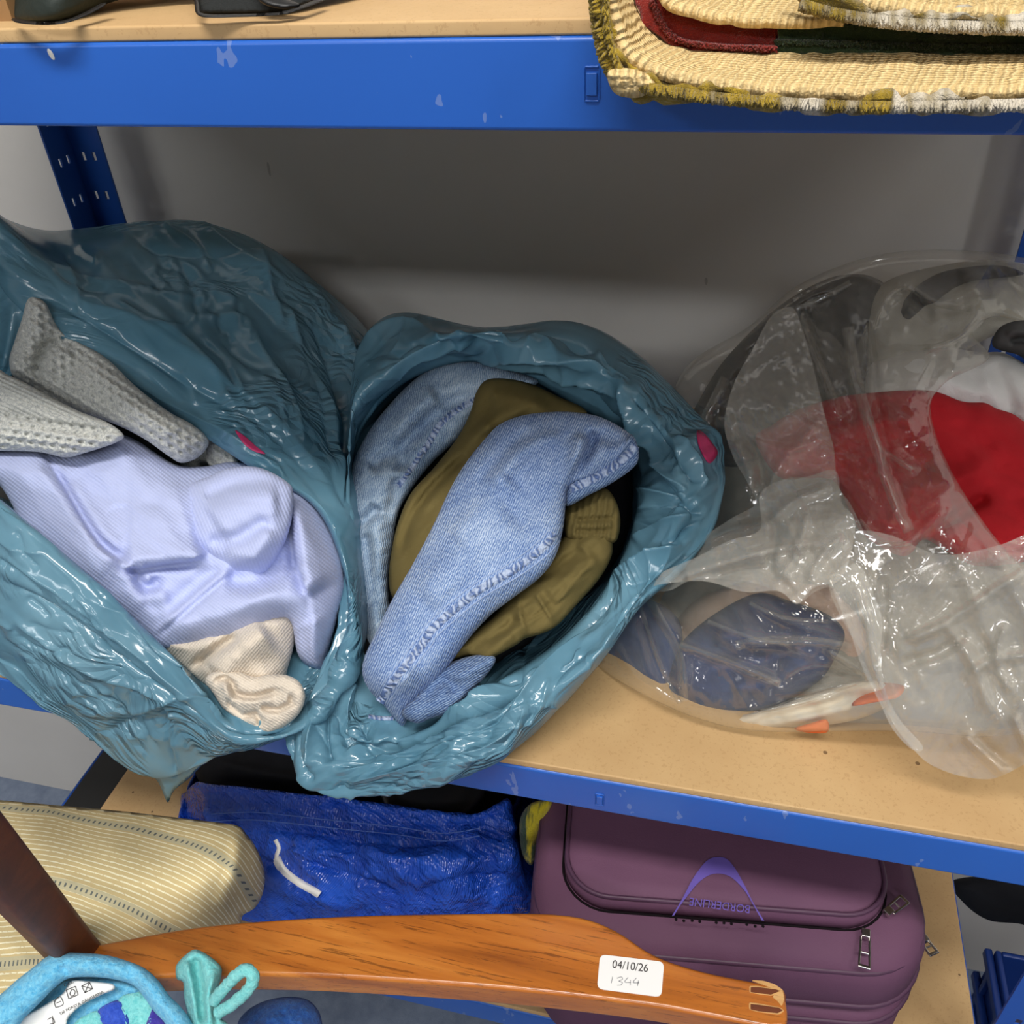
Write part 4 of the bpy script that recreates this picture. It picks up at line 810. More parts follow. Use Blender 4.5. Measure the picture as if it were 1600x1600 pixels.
film = lump('bag_film', [(925, 1030), (938, 985), (990, 925), (1050, 880), (1075, 800), (1068, 690), (1050, 625), (1080, 565), (1170, 510), (1240, 450), (1320, 413), (1400, 394), (1500, 391), (1600, 403), (1700, 440), (1720, 490), (1640, 520), (1560, 495), (1520, 520), (1545, 560), (1475, 600), (1455, 650), (1500, 760), (1600, 885), (1720, 920), (1760, 1010), (1720, 1120), (1560, 1150), (1400, 1142), (1200, 1143), (1100, 1126), (1000, 1083)],
     ctb, M['clear'], BAG3, r=.022, sp=3.6, push=.014, gain=1.7,
     strokes=stk(K7, [([(430, 650), (540, 500), (700, 260), (980, 130)], 12, .008), ([(700, 250), (820, 360), (900, 520), (930, 650)], 10, .008), ([(800, 230), (850, 350), (920, 560)], 7, -.007), ([(960, 290), (980, 430), (1040, 640), (1110, 860), (1180, 1020)], 11, .010), ([(1040, 280), (1060, 450), (1090, 640), (1140, 850)], 8, -.009), ([(1060, 300), (1150, 150), (1300, 210), (1470, 130)], 10, .008), ([(1190, 150), (1260, 240), (1420, 230)], 8, -.007),
       ([(1050, 620), (1100, 740), (1230, 820)], 9, .008), ([(1350, 480), (1380, 600), (1330, 780)], 9, .006), ([(1200, 960), (1340, 880), (1440, 760), (1470, 640)], 10, .007), ([(1010, 1000), (1130, 1080), (1210, 1050), (1330, 930)], 9, .008), ([(1030, 330), (1050, 560), (1000, 700)], 10, .006), ([(1460, 250), (1380, 330), (1240, 380)], 9, .007)]) +
     stk(K8, [([(240, 170), (380, 400), (380, 580)], 9, .008), ([(370, 380), (560, 450), (730, 520)], 7, .010), ([(580, 380), (780, 370), (980, 390)], 7, .009), ([(890, 400), (980, 450), (1050, 500)], 7, .008), ([(230, 260), (300, 480), (400, 590)], 8, -.006), ([(480, 300), (640, 360), (880, 420)], 8, .006), ([(700, 560), (880, 540), (1050, 510)], 6, .006), ([(560, 640), (760, 600), (960, 560)], 5, .005), ([(130, 360), (220, 500), (380, 610)], 6, .006), ([(740, 520), (850, 470), (1040, 490)], 6, -.006), ([(620, 230), (760, 300), (980, 380)], 7, .006), ([(1150, 380), (1300, 310), (1500, 190)], 8, .006)]),
     noise=[('c', 35, 300, 80, .003, 51), ('p', 60, 130, 40, .013, 52), ('p', 110, 130, 46, .008, 53)])
lump('fold_flap', K7([(530, 640), (565, 500), (630, 380), (700, 258), (775, 232), (815, 330), (850, 450), (885, 600), (920, 730), (935, 860), (985, 940), (1040, 1060), (1075, 1160), (1060, 1250), (985, 1280), (930, 1230)]) + K8([(860, 190), (790, 238), (740, 200), (660, 170), (560, 150), (420, 150), (330, 190), (240, 180), (280, 140)]) + K7([(440, 1060), (560, 980), (640, 930), (610, 850), (560, 760)]),
     [(1210, 490, .325), (1240, 500, .31), (1170, 570, .26), (1150, 660, .19), (1280, 640, .185), (1310, 760, .125), (1150, 800, .14), (1020, 920, .105), (1200, 900, .085), (1340, 900, .075), (1250, 930, .065), (1100, 900, .095)], M['milky'], BAG3, r=0, gain=1.6, sp=3.6, back=False, push=.016,
     strokes=stk(K7, [([(640, 930), (780, 850), (920, 830)], 9, .006), ([(670, 900), (740, 780), (880, 620)], 9, .006), ([(560, 650), (650, 760), (680, 900)], 8, -.007), ([(700, 1180), (760, 1050), (800, 900)], 9, .007), ([(440, 1080), (620, 1010), (820, 1000), (980, 980)], 10, .006), ([(520, 1120), (680, 1100), (900, 1050)], 7, -.006), ([(620, 700), (760, 740), (880, 690)], 6, .005), ([(560, 700), (620, 820), (620, 900)], 7, .006)]),
     noise=[('p', 60, 100, 34, .010, 61), ('p', 150, 100, 36, .006, 62)])
lump('hanging_flap', K8([(905, 165), (990, 60), (1000, -20), (1120, -10), (1300, 60), (1500, 30), (1700, -40), (1900, 0), (1900, 700), (1700, 780), (1600, 812), (1540, 842), (1480, 862), (1400, 857), (1320, 835), (1250, 800), (1190, 740), (1150, 690), (1110, 620), (1090, 560), (1070, 500), (1010, 390), (960, 310)]),
     [(1310, 910, .06), (1380, 850, .075), (1500, 860, .065), (1640, 860, .06), (1380, 1000, .045), (1500, 1000, .045), (1650, 1000, .04), (1400, 1120, .032), (1500, 1130, .03), (1640, 1130, .02), (1450, 1190, .024), (1545, 1215, .02), (1640, 1180, .012)], M['milky'], BAG3, r=0, gain=1.6, sp=3.8, back=False, push=.008,
     strokes=stk(K8, [([(960, 160), (1050, 330), (1090, 480), (1120, 640)], 10, .006), ([(1095, 130), (1100, 300), (1085, 420)], 8, -.004), ([(1160, 380), (1330, 300), (1480, 200), (1640, 100)], 9, .008), ([(1300, 290), (1420, 450), (1480, 640)], 9, .005), ([(1380, 520), (1480, 440), (1640, 420)], 8, .006), ([(1380, 700), (1460, 770), (1540, 850)], 8, .008), ([(1420, 700), (1520, 790), (1590, 810)], 7, -.006), ([(1150, 450), (1300, 410), (1400, 330)], 9, -.006), ([(1560, 620), (1600, 720), (1640, 780)], 8, .007), ([(1540, 300), (1500, 440), (1560, 560)], 8, .006)]),
     noise=[('p', 60, 130, 40, .010, 71), ('p', 130, 130, 44, .007, 72)])

K9 = lambda pts: cr(.6056, (800, 312), pts)
lump('fold_band', K9([(822, 985), (850, 960), (895, 940), (930, 1010), (955, 1090), (950, 1180), (965, 1270), (1000, 1340), (1060, 1410), (1035, 1420), (985, 1370), (945, 1290), (905, 1210), (870, 1110)]), [(1310, 905, .052), (1350, 900, .055), (1370, 1000, .037), (1340, 1000, .038), (1385, 1100, .024), (1430, 1165, .018)], M['fold'], BAG3, r=0, sp=4, back=False, push=.012,
     strokes=[(K9([(880, 960), (915, 1080), (935, 1200), (985, 1320)]), 8, .004)], noise=[('q', 60, 80, 34, .004, 75)])
lump('bunched_film', K9([(640, 760), (700, 722), (760, 715), (835, 700), (850, 780), (885, 830), (870, 930), (840, 985), (780, 1000), (735, 1042), (690, 1010), (600, 1012), (500, 985), (400, 990), (340, 1000), (390, 960), (470, 925), (560, 880), (640, 850)]), [(1200, 775, .125), (1300, 740, .125), (1330, 840, .085), (1250, 930, .055), (1150, 920, .075), (1010, 915, .098), (1120, 850, .105), (1230, 850, .09)], M['fold'], BAG3, r=0, sp=3.6, back=False, push=.026, gain=1.5,
     strokes=stk(K9, [([(650, 850), (720, 780), (830, 740)], 9, .006), ([(680, 1000), (740, 900), (760, 800)], 9, .007), ([(420, 980), (560, 930), (700, 900), (850, 880)], 9, .007), ([(500, 980), (640, 950), (740, 1030)], 8, -.006), ([(760, 990), (800, 920), (860, 860)], 8, .006), ([(640, 780), (680, 860), (660, 960)], 7, -.005)]), noise=[('p', 60, 90, 34, .009, 65), ('q', 150, 80, 30, .006, 66)])
for K_, pts, wd in ((K8, [(370, 385), (470, 420), (600, 470), (730, 522)], 16), (K8, [(570, 385), (700, 368), (850, 372), (985, 395)], 20), (K8, [(880, 400), (970, 450), (1050, 505)], 15), (K8, [(240, 180), (300, 290), (370, 430), (385, 585)], 18), (K8, [(230, 250), (290, 430), (370, 590)], 10),
        (K8, [(470, 300), (600, 350), (760, 385)], 10), (K8, [(660, 620), (820, 585), (1000, 520)], 9), (K8, [(620, 235), (740, 285), (900, 300)], 9), (K7, [(970, 300), (1000, 480), (1070, 720), (1130, 900), (1190, 1030)], 24), (K7, [(700, 250), (830, 220), (980, 140)], 12), (K7, [(820, 300), (870, 420), (925, 560)], 12),
        (K7, [(1190, 155), (1290, 215), (1410, 235)], 14), (K7, [(1060, 310), (1110, 200), (1180, 150)], 10), (K7, [(1450, 270), (1380, 330), (1240, 390)], 14), (K7, [(1050, 620), (1090, 730), (1200, 810)], 12), (K7, [(450, 640), (490, 560), (530, 480)], 16), (K7, [(1010, 990), (1100, 1070), (1200, 1070)], 12)):
    ribbon('film_pleat', film, K_(pts), wd*.75, M['clear'], BAG3, .0012, .0018, 6, 6)
# ================================================================== upper shelf
ZT = ZU+H+.0055
RUG = empty('folded_rug', (.2, .06, ZT), 'folded thick rug with cream backing and mustard pile hanging over the top shelf edge', 'rug')
def loft(name, a, b, mat, parent, n=5, disp=0, sd=0, uvs=1., thick=0):
    """surface between two smooth lines given as (x, y, Y)"""
    A = np.array([atY(*q) for q in smooth_loop(a, 8, False)]); m = len(A)
    B0 = np.array([atY(*q) for q in smooth_loop(b, 8, False)]); tt = np.linspace(0, len(B0)-1, m); i = np.minimum(tt.astype(int), len(B0)-2); f = (tt-i)[:, None]; B = B0[i]*(1-f)+B0[i+1]*f
    s = np.concatenate([[0], np.cumsum(np.linalg.norm(np.diff(A, axis=0), axis=1))]); V = []; uv = []
    for k in range(n+1):
        w_ = k/n; V.append(A*(1-w_)+B*w_); uv.append(np.stack([s, np.full(m, w_*np.linalg.norm(B-A, axis=1).mean())], 1))
    V = np.vstack(V); uv = np.vstack(uv)*uvs
    if disp: V = V+disp*np.stack([vnoise(V[:, 0]*260, V[:, 2]*260+V[:, 1]*90, sd+j) for j in range(3)], 1)
    F = [(k*m+i, k*m+i+1, (k+1)*m+i+1, (k+1)*m+i) for k in range(n) for i in range(m-1)]
    o = mesh(name, V, F, mat, parent, uv=uv)
    if thick: sdm = o.modifiers.new('thickness', 'SOLIDIFY'); sdm.thickness = thick; sdm.offset = 0
    return o
def tufts(name, line, n, ln, mats, parent, down, sd, depth=.05):
    """pile tufts along a rug edge: little bent tapering yarn ends"""
    r_ = random.Random(sd); pl = smooth_loop(line, 4, False); V = []; F = []
    for k in range(n):
        p = pl[int(r_.random()*(len(pl)-1))]; q = np.array(atY(p[0], p[1], p[2]+r_.random()*depth))
        dirn = Vector(down)+Vector((r_.uniform(-.5, .5), r_.uniform(-.6, .3), r_.uniform(-.35, .35))); dirn.normalize(); L = ln*r_.uniform(.6, 1.15); wv = ln*.16
        sx = dirn.cross(Vector((0, 1, 0.2))).normalized(); sy = dirn.cross(sx)
        b0 = len(V)
        for j, (w_, l_) in enumerate(((1, 0), (1.1, .6), (.5, 1.))):
            c = Vector(q)+dirn*L*l_
            for a in range(4):
                an = a*math.pi/2; V.append(c+sx*wv*w_*math.cos(an)+sy*wv*w_*math.sin(an))
        for j in range(2):
            for a in range(4): F.append((b0+j*4+a, b0+j*4+(a+1) % 4, b0+(j+1)*4+(a+1) % 4, b0+(j+1)*4+a))
        F.append((b0+8, b0+9, b0+10, b0+11))
    o = mesh(name, V, F, mats, parent); o['kind'] = 'stuff'; return o
lo = [(952, -40, -.040), (958, 20, -.042), (975, 75, -.044), (1010, 108, -.045), (1080, 128, -.046), (1180, 140, -.046), (1320, 147, -.046), (1470, 147, -.046), (1640, 142, -.046), (1760, 138, -.046), (1980, 138, -.046)]
hi = [(978, -50, .01), (988, 10, -.004), (1015, 55, -.006), (1060, 78, -.006), (1130, 84, -.006), (1250, 86, -.006), (1400, 84, -.006), (1500, 86, -.006), (1640, 88, -.006), (1760, 88, -.006), (1980, 88, -.006)]
loft('lower_backing', lo, hi, M['backing'], RUG, 10, .0008, 3, 1., .003)
lo2 = [(a-6 if a < 1000 else a, b+5 if a > 1000 else b, Y) for a, b, Y in lo]
lo3 = [(930, -40, -.036), (934, 20, -.038), (948, 90, -.040), (985, 145, -.041), (1080, 154, -.041), (1180, 162, -.041), (1320, 170, -.041), (1470, 168, -.041), (1640, 165, -.041), (1760, 160, -.041), (1980, 160, -.041)]
loft('lower_pile', lo2, lo3, M['pileA'], RUG, 6, .0035, 5, 1., .003)
tufts('pile_tufts', [(944, -30, -.046), (952, 50, -.047), (985, 118, -.048), (1080, 140, -.049), (1180, 150, -.049), (1320, 158, -.049), (1470, 158, -.049), (1640, 154, -.049)], 9000, .0030, M['pileA'], RUG, (0, -.5, -1), 3, .008)
tufts('pile_tufts', [(938, -30, -.046), (944, 40, -.046), (960, 100, -.046), (990, 138, -.046)], 1800, .0036, M['pileA'], RUG, (-1, -.3, -.3), 4, .03)
loft('underside_pile', lo3, [(a+30, b-40, .05) for a, b, Y in lo3], M['pileA'], RUG, 4, .002, 8)
kn = lump('frayed_corner', [(950, 112), (975, 106), (1010, 115), (1025, 135), (1000, 152), (968, 150), (953, 135)], [(955, 120, -.052), (1000, 125, -.05), (985, 148, -.05)], M['backing'], RUG, r=.0035, sp=3, noise=[('r', 20, 10, 6, .001, 5)])
rl = [(990, -30, .0), (1002, 24, -.008), (1040, 66, -.010), (1100, 84, -.010), (1210, 88, -.010)]
loft('red_pile', rl, [(1036, -40, .0), (1046, 2, -.006), (1085, 22, -.006), (1150, 32, -.006), (1215, 36, -.006)], M['pileR'], RUG, 6, .0025, 9, 1., .002)
tufts('red_tufts', [(1020, 0, -.007), (1050, 52, -.010), (1110, 68, -.011), (1212, 72, -.011)], 3600, .0026, M['pileR'], RUG, (0, -1, -.2), 6, .004)
loft('green_pile', [(1212, 88, -.010), (1260, 90, -.010), (1400, 88, -.010), (1640, 90, -.010), (1760, 90, -.01), (1980, 90, -.01)], [(1215, 36, -.006), (1270, 34, -.006), (1400, 40, -.006), (1640, 44, -.006), (1760, 44, -.006), (1980, 44, -.006)], M['pileG'], RUG, 6, .0025, 11, 1., .002)
tufts('green_tufts', [(1215, 62, -.010), (1300, 64, -.010), (1420, 68, -.010), (1640, 72, -.01)], 3000, .0026, M['pileG'], RUG, (0, -1, -.2), 7, .004)
mb = [(1030, -30, -.014), (1042, 5, -.015), (1075, 20, -.015), (1140, 32, -.015), (1220, 38, -.015), (1320, 34, -.012)]
loft('middle_backing', mb, [(1060, -40, .03), (1080, -10, .03), (1120, 0, .03), (1200, 2, .0), (1280, 6, .0), (1330, 8, .0)], M['backing'], RUG, 6, .0008, 13, 1., .003)
ub = [(1290, -30, -.022), (1320, -5, -.022), (1370, 10, -.022), (1440, 19, -.022), (1540, 23, -.022), (1760, 24, -.022), (1980, 24, -.022)]
loft('upper_backing', ub, [(1330, -60, .03), (1380, -30, .03), (1460, -20, .03), (1760, -12, .03), (1980, -12, .03)], M['backing'], RUG, 6, .0008, 15, 1., .003)
ub2 = [(1240, -30, -.016), (1262, 4, -.016), (1310, 24, -.017), (1390, 34, -.018), (1470, 40, -.019), (1560, 44, -.019), (1760, 46, -.019), (1980, 46, -.019)]
loft('upper_pile', ub, ub2, M['pileA'], RUG, 5, .003, 17, 1., .003)
tufts('pile_tufts', [(1255, 0, -.024), (1310, 14, -.025), (1390, 26, -.025), (1470, 32, -.025), (1560, 35, -.025), (1700, 37, -.025)], 6000, .0030, M['pileA'], RUG, (0, -.5, -1), 8, .006)
for k, (mt, x0) in enumerate((('pileA', .066), ('backing', .070), ('pileG', .074), ('backing', .082), ('pileA', .092), ('backing', .10))):
    n = 26; V = []; F = []; x1, y0, y1, z0 = .352, .014, .36, ZT+.0005+k*.0085
    for j in range(2):
        for a in range(n):
            an = 2*math.pi*a/n; c, s_ = math.cos(an), math.sin(an); sg = lambda v: math.copysign(abs(v)**.35, v)
            V.append(((x0+x1)/2+(x1-x0)/2*sg(c), (y0+y1)/2+(y1-y0)/2*sg(s_)+.004*math.sin(k*2.1), z0+j*.0082+.0006*math.sin(a*1.7)))
    F = [(a, (a+1) % n, n+(a+1) % n, n+a) for a in range(n)]+[tuple(range(n, 2*n)), tuple(range(n))[::-1]]
    mesh('inner_layer', V, F, M[mt], RUG, smooth=False, uv=[(v[0], v[1]) for v in V])

def soft_box(name, label, cat, pts, mat, r, sp=6, **kw):
    return props(lump(name, pts[0], pts[1], M[mat], None, r=r, sp=sp, **kw).o, label, cat)
hb = empty('holdall_bag', atY(60, 10, .06), 'black and dark green holdall standing on the top shelf at far left', 'bag')
lump('body', [(8, -60), (12, -10), (16, 18), (25, 33), (60, 36), (95, 34), (130, 22), (170, 5), (230, -10), (320, -22), (330, -80), (100, -90)], [(16, 10, .012), (60, 36, -.004), (100, 30, .0), (160, 0, .02), (300, -30, .04), (80, -60, .02)], M['canvas'], hb, r=.02, sp=5, strokes=[([(30, 25), (70, 28), (120, 10), (160, -20)], 5, .002)])
lump('piping', [(20, 28), (60, 34), (98, 32), (130, 20), (160, 4), (165, 8), (132, 26), (98, 37), (60, 39), (24, 35)], [(16, 20, .004), (60, 36, -.009), (110, 30, -.004), (165, 4, .014)], M['blackp'], hb, r=.002, sp=3)
ms = empty('mesh_bag', atY(400, 5, .06), 'black mesh-fabric bag lying on the top shelf beside the holdall', 'bag')
lump('body', [(306, -60), (306, -5), (312, 20), (340, 22), (420, 20), (460, 14), (500, 0), (560, -20), (570, -70)], [(310, 15, .010), (400, 15, .010), (470, 5, .016), (420, -40, .04), (540, -20, .04)], M['mesh_'], ms, r=.012, sp=4, tex=lambda px, py: .0006*np.sin(px*1.0)*np.sin(py*1.3))
lump('binding', [(306, -20), (312, 8), (318, 21), (370, 22), (430, 19), (460, 12), (500, -3), (505, 2), (462, 18), (430, 24), (370, 27), (314, 26), (304, 8)], [(310, 15, .004), (400, 20, .003), (470, 8, .010), (505, 0, .022)], M['blackp'], ms, r=.0018, sp=3)
lump('strap', [(365, -60), (392, -30), (405, 2), (440, 14), (470, 8), (448, -4), (425, -30), (410, -60)], [(400, -10, .008), (440, 8, .006), (460, 6, .008), (390, -50, .02)], M['blackp'], ms, r=.003, sp=3)
cbx = empty('cardboard_box', atY(4, 20, .05), 'brown cardboard box corner at the left end of the top shelf', 'box')
q = atZ(20, 33, ZT)
box('side_panel', (q.x-.12, q.y, ZT), (q.x, q.y+.004, ZT+.09), M['cardb'], cbx); box('end_panel', (q.x-.004, q.y+.004, ZT), (q.x, q.y+.15, ZT+.09), M['cardb'], cbx)

# ================================================================== lower shelf: woven blue bag
WB = empty('carrier_bag', (-.2, .16, ZB+.006), 'shiny blue woven plastic carrier bag with a white tag on the lower shelf', 'bag')
zb = ZB+.0062
def R_(front, back, z=None): return front+back
rim_ = [(292, 1206, .17), (312, 1222, .10), (380, 1230, .085), (450, 1238, .082), (540, 1248, .08), (620, 1258, .08), (700, 1272, .082), (742, 1272, .085), (790, 1248, .10), (818, 1222, .16), ('w', -.02, .36, -.13), ('w', -.12, .40, -.13), ('w', -.25, .41, -.13), ('w', -.36, .36, -.13)]
r0 = [(a[0]+(540-a[0])*.05, a[1]+25, a[2]+.02) if a[0] != 'w' else a for a in rim_]
r1 = [(288, 1255, .15), (318, 1270, .085), (385, 1280, .07), (455, 1284, .066), (540, 1290, .064), (620, 1300, .064), (700, 1306, .066), (750, 1304, .072), (802, 1290, .088), (822, 1268, .15), ('w', -.012, .37, -.19), ('w', -.12, .415, -.19), ('w', -.25, .42, -.19), ('w', -.37, .37, -.19)]
r2 = [(290, 1330, .12), (325, 1350, .06), (395, 1362, .034), (460, 1370, .026), (545, 1376, .024), (620, 1378, .024), (700, 1380, .028), (765, 1374, .048), (812, 1352, .066), (828, 1320, .12), ('w', -.008, .37, -.25), ('w', -.12, .42, -.25), ('w', -.25, .425, -.25), ('w', -.38, .37, -.25)]
bz = ZB+.0068
r3 = [('w', -.40, .15, bz+.02), ('w', -.36, .05, bz+.03), ('w', -.32, .022, bz+.03), ('w', -.27, .012, bz+.03), ('w', -.21, .010, bz+.03), ('w', -.16, .010, bz+.03), ('w', -.11, .010, bz+.03), ('w', -.06, .016, bz+.03), ('w', -.02, .06, bz+.02), ('w', -.005, .14, bz+.02), ('w', -.005, .37, bz+.02), ('w', -.12, .42, bz+.02), ('w', -.25, .425, bz+.02), ('w', -.39, .37, bz+.02)]
r4 = [('w', c[1]*.96-.008, (c[2]-.22)*.94+.22, bz) for c in r3]
wb = tube('bag_body', [r0, rim_, r1, r2, r3, r4], M['woven'], WB, 300, 110,
     [([(380, 1295), (480, 1300), (600, 1318), (720, 1312)], 7, -.006), ([(350, 1270), (380, 1320), (430, 1360), (500, 1390)], 9, -.008), ([(430, 1330), (560, 1338), (640, 1350), (720, 1330)], 14, .008), ([(470, 1345), (580, 1380), (640, 1410)], 10, -.009), ([(560, 1320), (600, 1340), (650, 1370)], 14, .008), ([(650, 1400), (720, 1375), (800, 1370)], 9, -.007), ([(720, 1290), (770, 1320), (790, 1370)], 12, .008), ([(320, 1240), (345, 1300), (380, 1350)], 10, .006), ([(690, 1290), (740, 1285), (790, 1265)], 7, -.005)],
     [('f', 20, 60, 26, .006, 81), ('r', 30, 40, 22, .003, 82)])
for dy, nm in ((22, 'stitching'), (34, 'stitching')):
    ribbon('stitching', wb, [(330, 1250+dy), (390, 1247+dy), (450, 1252+dy), (520, 1260+dy), (620, 1270+dy), (690, 1280+dy), (750, 1272+dy)], 2.2, plain('blue_thread', (86, 120, 200), .6), WB, .0006, .0003, 6, 2)
tg = [(430, 1312), (436, 1325), (432, 1340), (440, 1356), (452, 1368), (472, 1382), (490, 1392), (499, 1398)]
ribbon('paper_tag', wb, tg[:4], 8, M['paper'], WB, .004, .0006, 4, 4)
ribbon('paper_tag', wb, tg[2:], 15, M['paper'], WB, .005, .0006, 4, 4)
# things in the woven bag
PT = empty('cooking_pot', (-.13, .22, ZB+.02), 'black cooking pot with a lid standing inside the blue woven bag', 'pot')
def lathe(name, prof, c, mat, parent, n=40):
    V = []; F = []
    for r_, z in prof:
        for k in range(n): a = 2*math.pi*k/n; V.append((c[0]+r_*math.cos(a), c[1]+r_*math.sin(a), z))
    for j in range(len(prof)-1):
        for k in range(n): F.append((j*n+k, j*n+(k+1) % n, (j+1)*n+(k+1) % n, (j+1)*n+k))
    return mesh(name, V, F, mat, parent)
pc_ = atZ(668, 1243, -.205); PX, PY = pc_.x, max(pc_.y, .12)
lathe('pot_body', [(.001, ZB+.016), (.04, ZB+.016), (.044, ZB+.022), (.044, -.214), (.046, -.212)], (PX, PY), M['pot'], PT)
lathe('lid', [(.047, -.212), (.0475, -.209), (.045, -.206), (.038, -.203), (.036, -.2045), (.03, -.201), (.012, -.198), (.001, -.198)], (PX, PY), M['pot'], PT)
lathe('lid_knob', [(.004, -.199), (.004, -.193), (.010, -.190), (.010, -.186), (.001, -.185)], (PX, PY), M['blackp'], PT)
props(lump('black_holdall', [(300, 1090), (480, 1100), (700, 1150), (740, 1220), (700, 1275), (610, 1268), (480, 1256), (325, 1240)], [(330, 1150, .16), (330, 1220, .125), (480, 1150, .16), (480, 1240, .115), (640, 1180, .15), (640, 1260, .11)], M['black'], None, r=.03, sp=6, strokes=[([(330, 1190), (450, 1215), (600, 1235)], 8, .008), ([(330, 1215), (450, 1235), (560, 1245)], 6, -.006)]).o, 'black crumpled fabric item at the left inside the blue woven bag', 'fabric')
props(lump('black_box', [(540, 1120), (700, 1130), (830, 1190), (812, 1250), (770, 1280), (700, 1285), (560, 1262)], [(600, 1150, .19), (620, 1240, .15), (760, 1200, .18), (760, 1260, .14), (700, 1275, .13)], M['blackp'], None, r=.02, sp=8).o, 'black plastic item behind the pot inside the blue woven bag', 'item')
props(lump('patterned_cloth', [(812, 1285), (822, 1262), (838, 1252), (862, 1250), (858, 1275), (845, 1300), (836, 1340), (828, 1352), (815, 1330)], [(820, 1290, .075), (850, 1260, .085), (828, 1345, .06)], M['yellow'], None, r=.01, sp=3).o, 'yellow and green patterned cloth between the blue bag and the purple suitcase', 'cloth')

# ================================================================== purple suitcase
ztop = -.165
c0 = atZ(829, 1405, ztop); c1 = atZ(1440, 1452, ztop)
ex = (c1-c0); ex.z = 0; WS = ex.length; ex.normalize(); ey = Vector((-ex.y, ex.x, 0)); LS = .40
SC = empty('suitcase', (c0.x, c0.y, ZB+.006), 'purple soft-sided suitcase lying flat on the lower shelf', 'suitcase')
O = Vector((c0.x, c0.y, 0))
def sl(u, v, z): return O+ex*u+ey*v+Vector((0, 0, z))
# corners in panel coordinates (u right, v back)
def uv_of(px, py, z=ztop):
    d = atZ(px, py, z)-O; return d.dot(ex), d.dot(ey)
def rrect(u0, v0, u1, v1, r, n=8):
    out = []
    for cx, cy, a0 in ((u1-r, v1-r, 0), (u0+r, v1-r, 90), (u0+r, v0+r, 180), (u1-r, v0+r, 270)):
        for k in range(n+1): a = math.radians(a0+90*k/n); out.append((cx+r*math.cos(a), cy+r*math.sin(a)))
    return out
def stacked(name, loops, mat, parent, cap=True):
    V = []; F = []; n = len(loops[0][0])
    for lp, z in loops:
        for u, v in lp: V.append(sl(u, v, z))
    for j in range(len(loops)-1):
        for k in range(n): F.append((j*n+k, j*n+(k+1) % n, (j+1)*n+(k+1) % n, (j+1)*n+k))
    if cap:
        F.append(tuple(range(n))[::-1]); F.append(tuple(range((len(loops)-1)*n, len(loops)*n)))
    o = mesh(name, V, F, mat, parent); return o
v_near = uv_of(1130, 1500)[1]
U0, U1, V0 = -.002, WS+.010, v_near
z0 = ZB+.0062; V1 = V0+LS
def SR(k, z): return (rrect(U0+k, V0+k, U1-k, V1-k, max(.05-k, .01)), z)
zs = ztop-.062
stacked('shell', [SR(.012, z0), SR(.004, z0+.006), SR(0, z0+.02), SR(0, zs-.012), SR(.004, zs-.004)], M['case'], SC)
stacked('lid', [SR(.004, zs+.004), SR(0, zs+.012), SR(0, ztop-.022), SR(.004, ztop-.008), SR(.014, ztop), SR(.04, ztop+.001)], M['case'], SC)
stacked('zip_band', [SR(.006, zs-.006), SR(.006, zs+.006)], M['dark'], SC, False)
def bead(name, lp, z, rad, mat, parent, closed=True):
    V = []; F = []; n = len(lp); m = 6; pts = [sl(u, v, z) for u, v in lp]
    for i in range(n):
        tn = (pts[(i+1) % n]-pts[i-1]).normalized(); sd = tn.cross(Vector((0, 0, 1)))
        for k in range(m): a = 2*math.pi*k/m; V.append(pts[i]+sd*rad*math.cos(a)+Vector((0, 0, rad*math.sin(a))))
    for i in range(n if closed else n-1):
        for k in range(m): F.append((i*m+k, i*m+(k+1) % m, ((i+1) % n)*m+(k+1) % m, ((i+1) % n)*m+k))
    return mesh(name, V, F, mat, parent)
for z, k in ((zs+.013, .0), (zs-.013, 0.), (ztop-.010, .004)): bead('piping', rrect(U0+k, V0+k, U1-k, V1-k, .05), z, .0022, M['piping'], SC)
pa = uv_of(915, 1412); pb = uv_of(1345, 1462); pl_ = uv_of(886, 1300)[0]; pr = uv_of(1378, 1380)[0]
q0u, q0v, q1u, q1v = min(pl_, pa[0]), (pa[1]+pb[1])/2, max(pr, pb[0]), V1-.03
def PR(k, z): return (rrect(q0u+k, q0v+k, q1u-k, q1v-k, .035), z)
pk = stacked('front_pocket', [PR(0, ztop-.002), PR(0, ztop+.010), PR(.004, ztop+.016), PR(.014, ztop+.018), PR(.05, ztop+.019)], M['case'], SC)
bead('piping', rrect(q0u-.001, q0v-.001, q1u+.001, q1v+.001, .035), ztop+.0004, .0011, M['dark'], pk)  # dark bead paints in the gap line round the pocket, not piping
bead('piping', rrect(q0u+.002, q0v+.002, q1u-.002, q1v-.002, .033), ztop+.0155, .0018, M['piping'], pk)
zp = ztop+.0188
def onp(px, py, dz=0): return atZ(px, py, zp+dz)
def flatpoly(name, pts3, mat, parent, thick=.0006):
    bm = bmesh.new(); vs = [bm.verts.new(p) for p in pts3]; f = bm.faces.new(vs); r_ = bmesh.ops.extrude_face_region(bm, geom=[f])
    for v in [g for g in r_['geom'] if isinstance(g, bmesh.types.BMVert)]: v.co.z -= thick
    return bmobj(name, bm, mat, parent)
Kl = lambda pts: cr(.1875, (1000, 1300), pts)
outer = smooth_loop(Kl([(265, 700), (350, 560), (440, 390), (530, 265), (590, 220), (650, 208), (720, 222), (790, 300), (870, 440), (950, 600), (1035, 738)]), 4, False)
inner = smooth_loop(Kl([(1015, 738), (950, 620), (880, 500), (790, 400), (720, 358), (640, 346), (560, 368), (470, 440), (390, 540), (330, 620), (285, 695)]), 4, False)
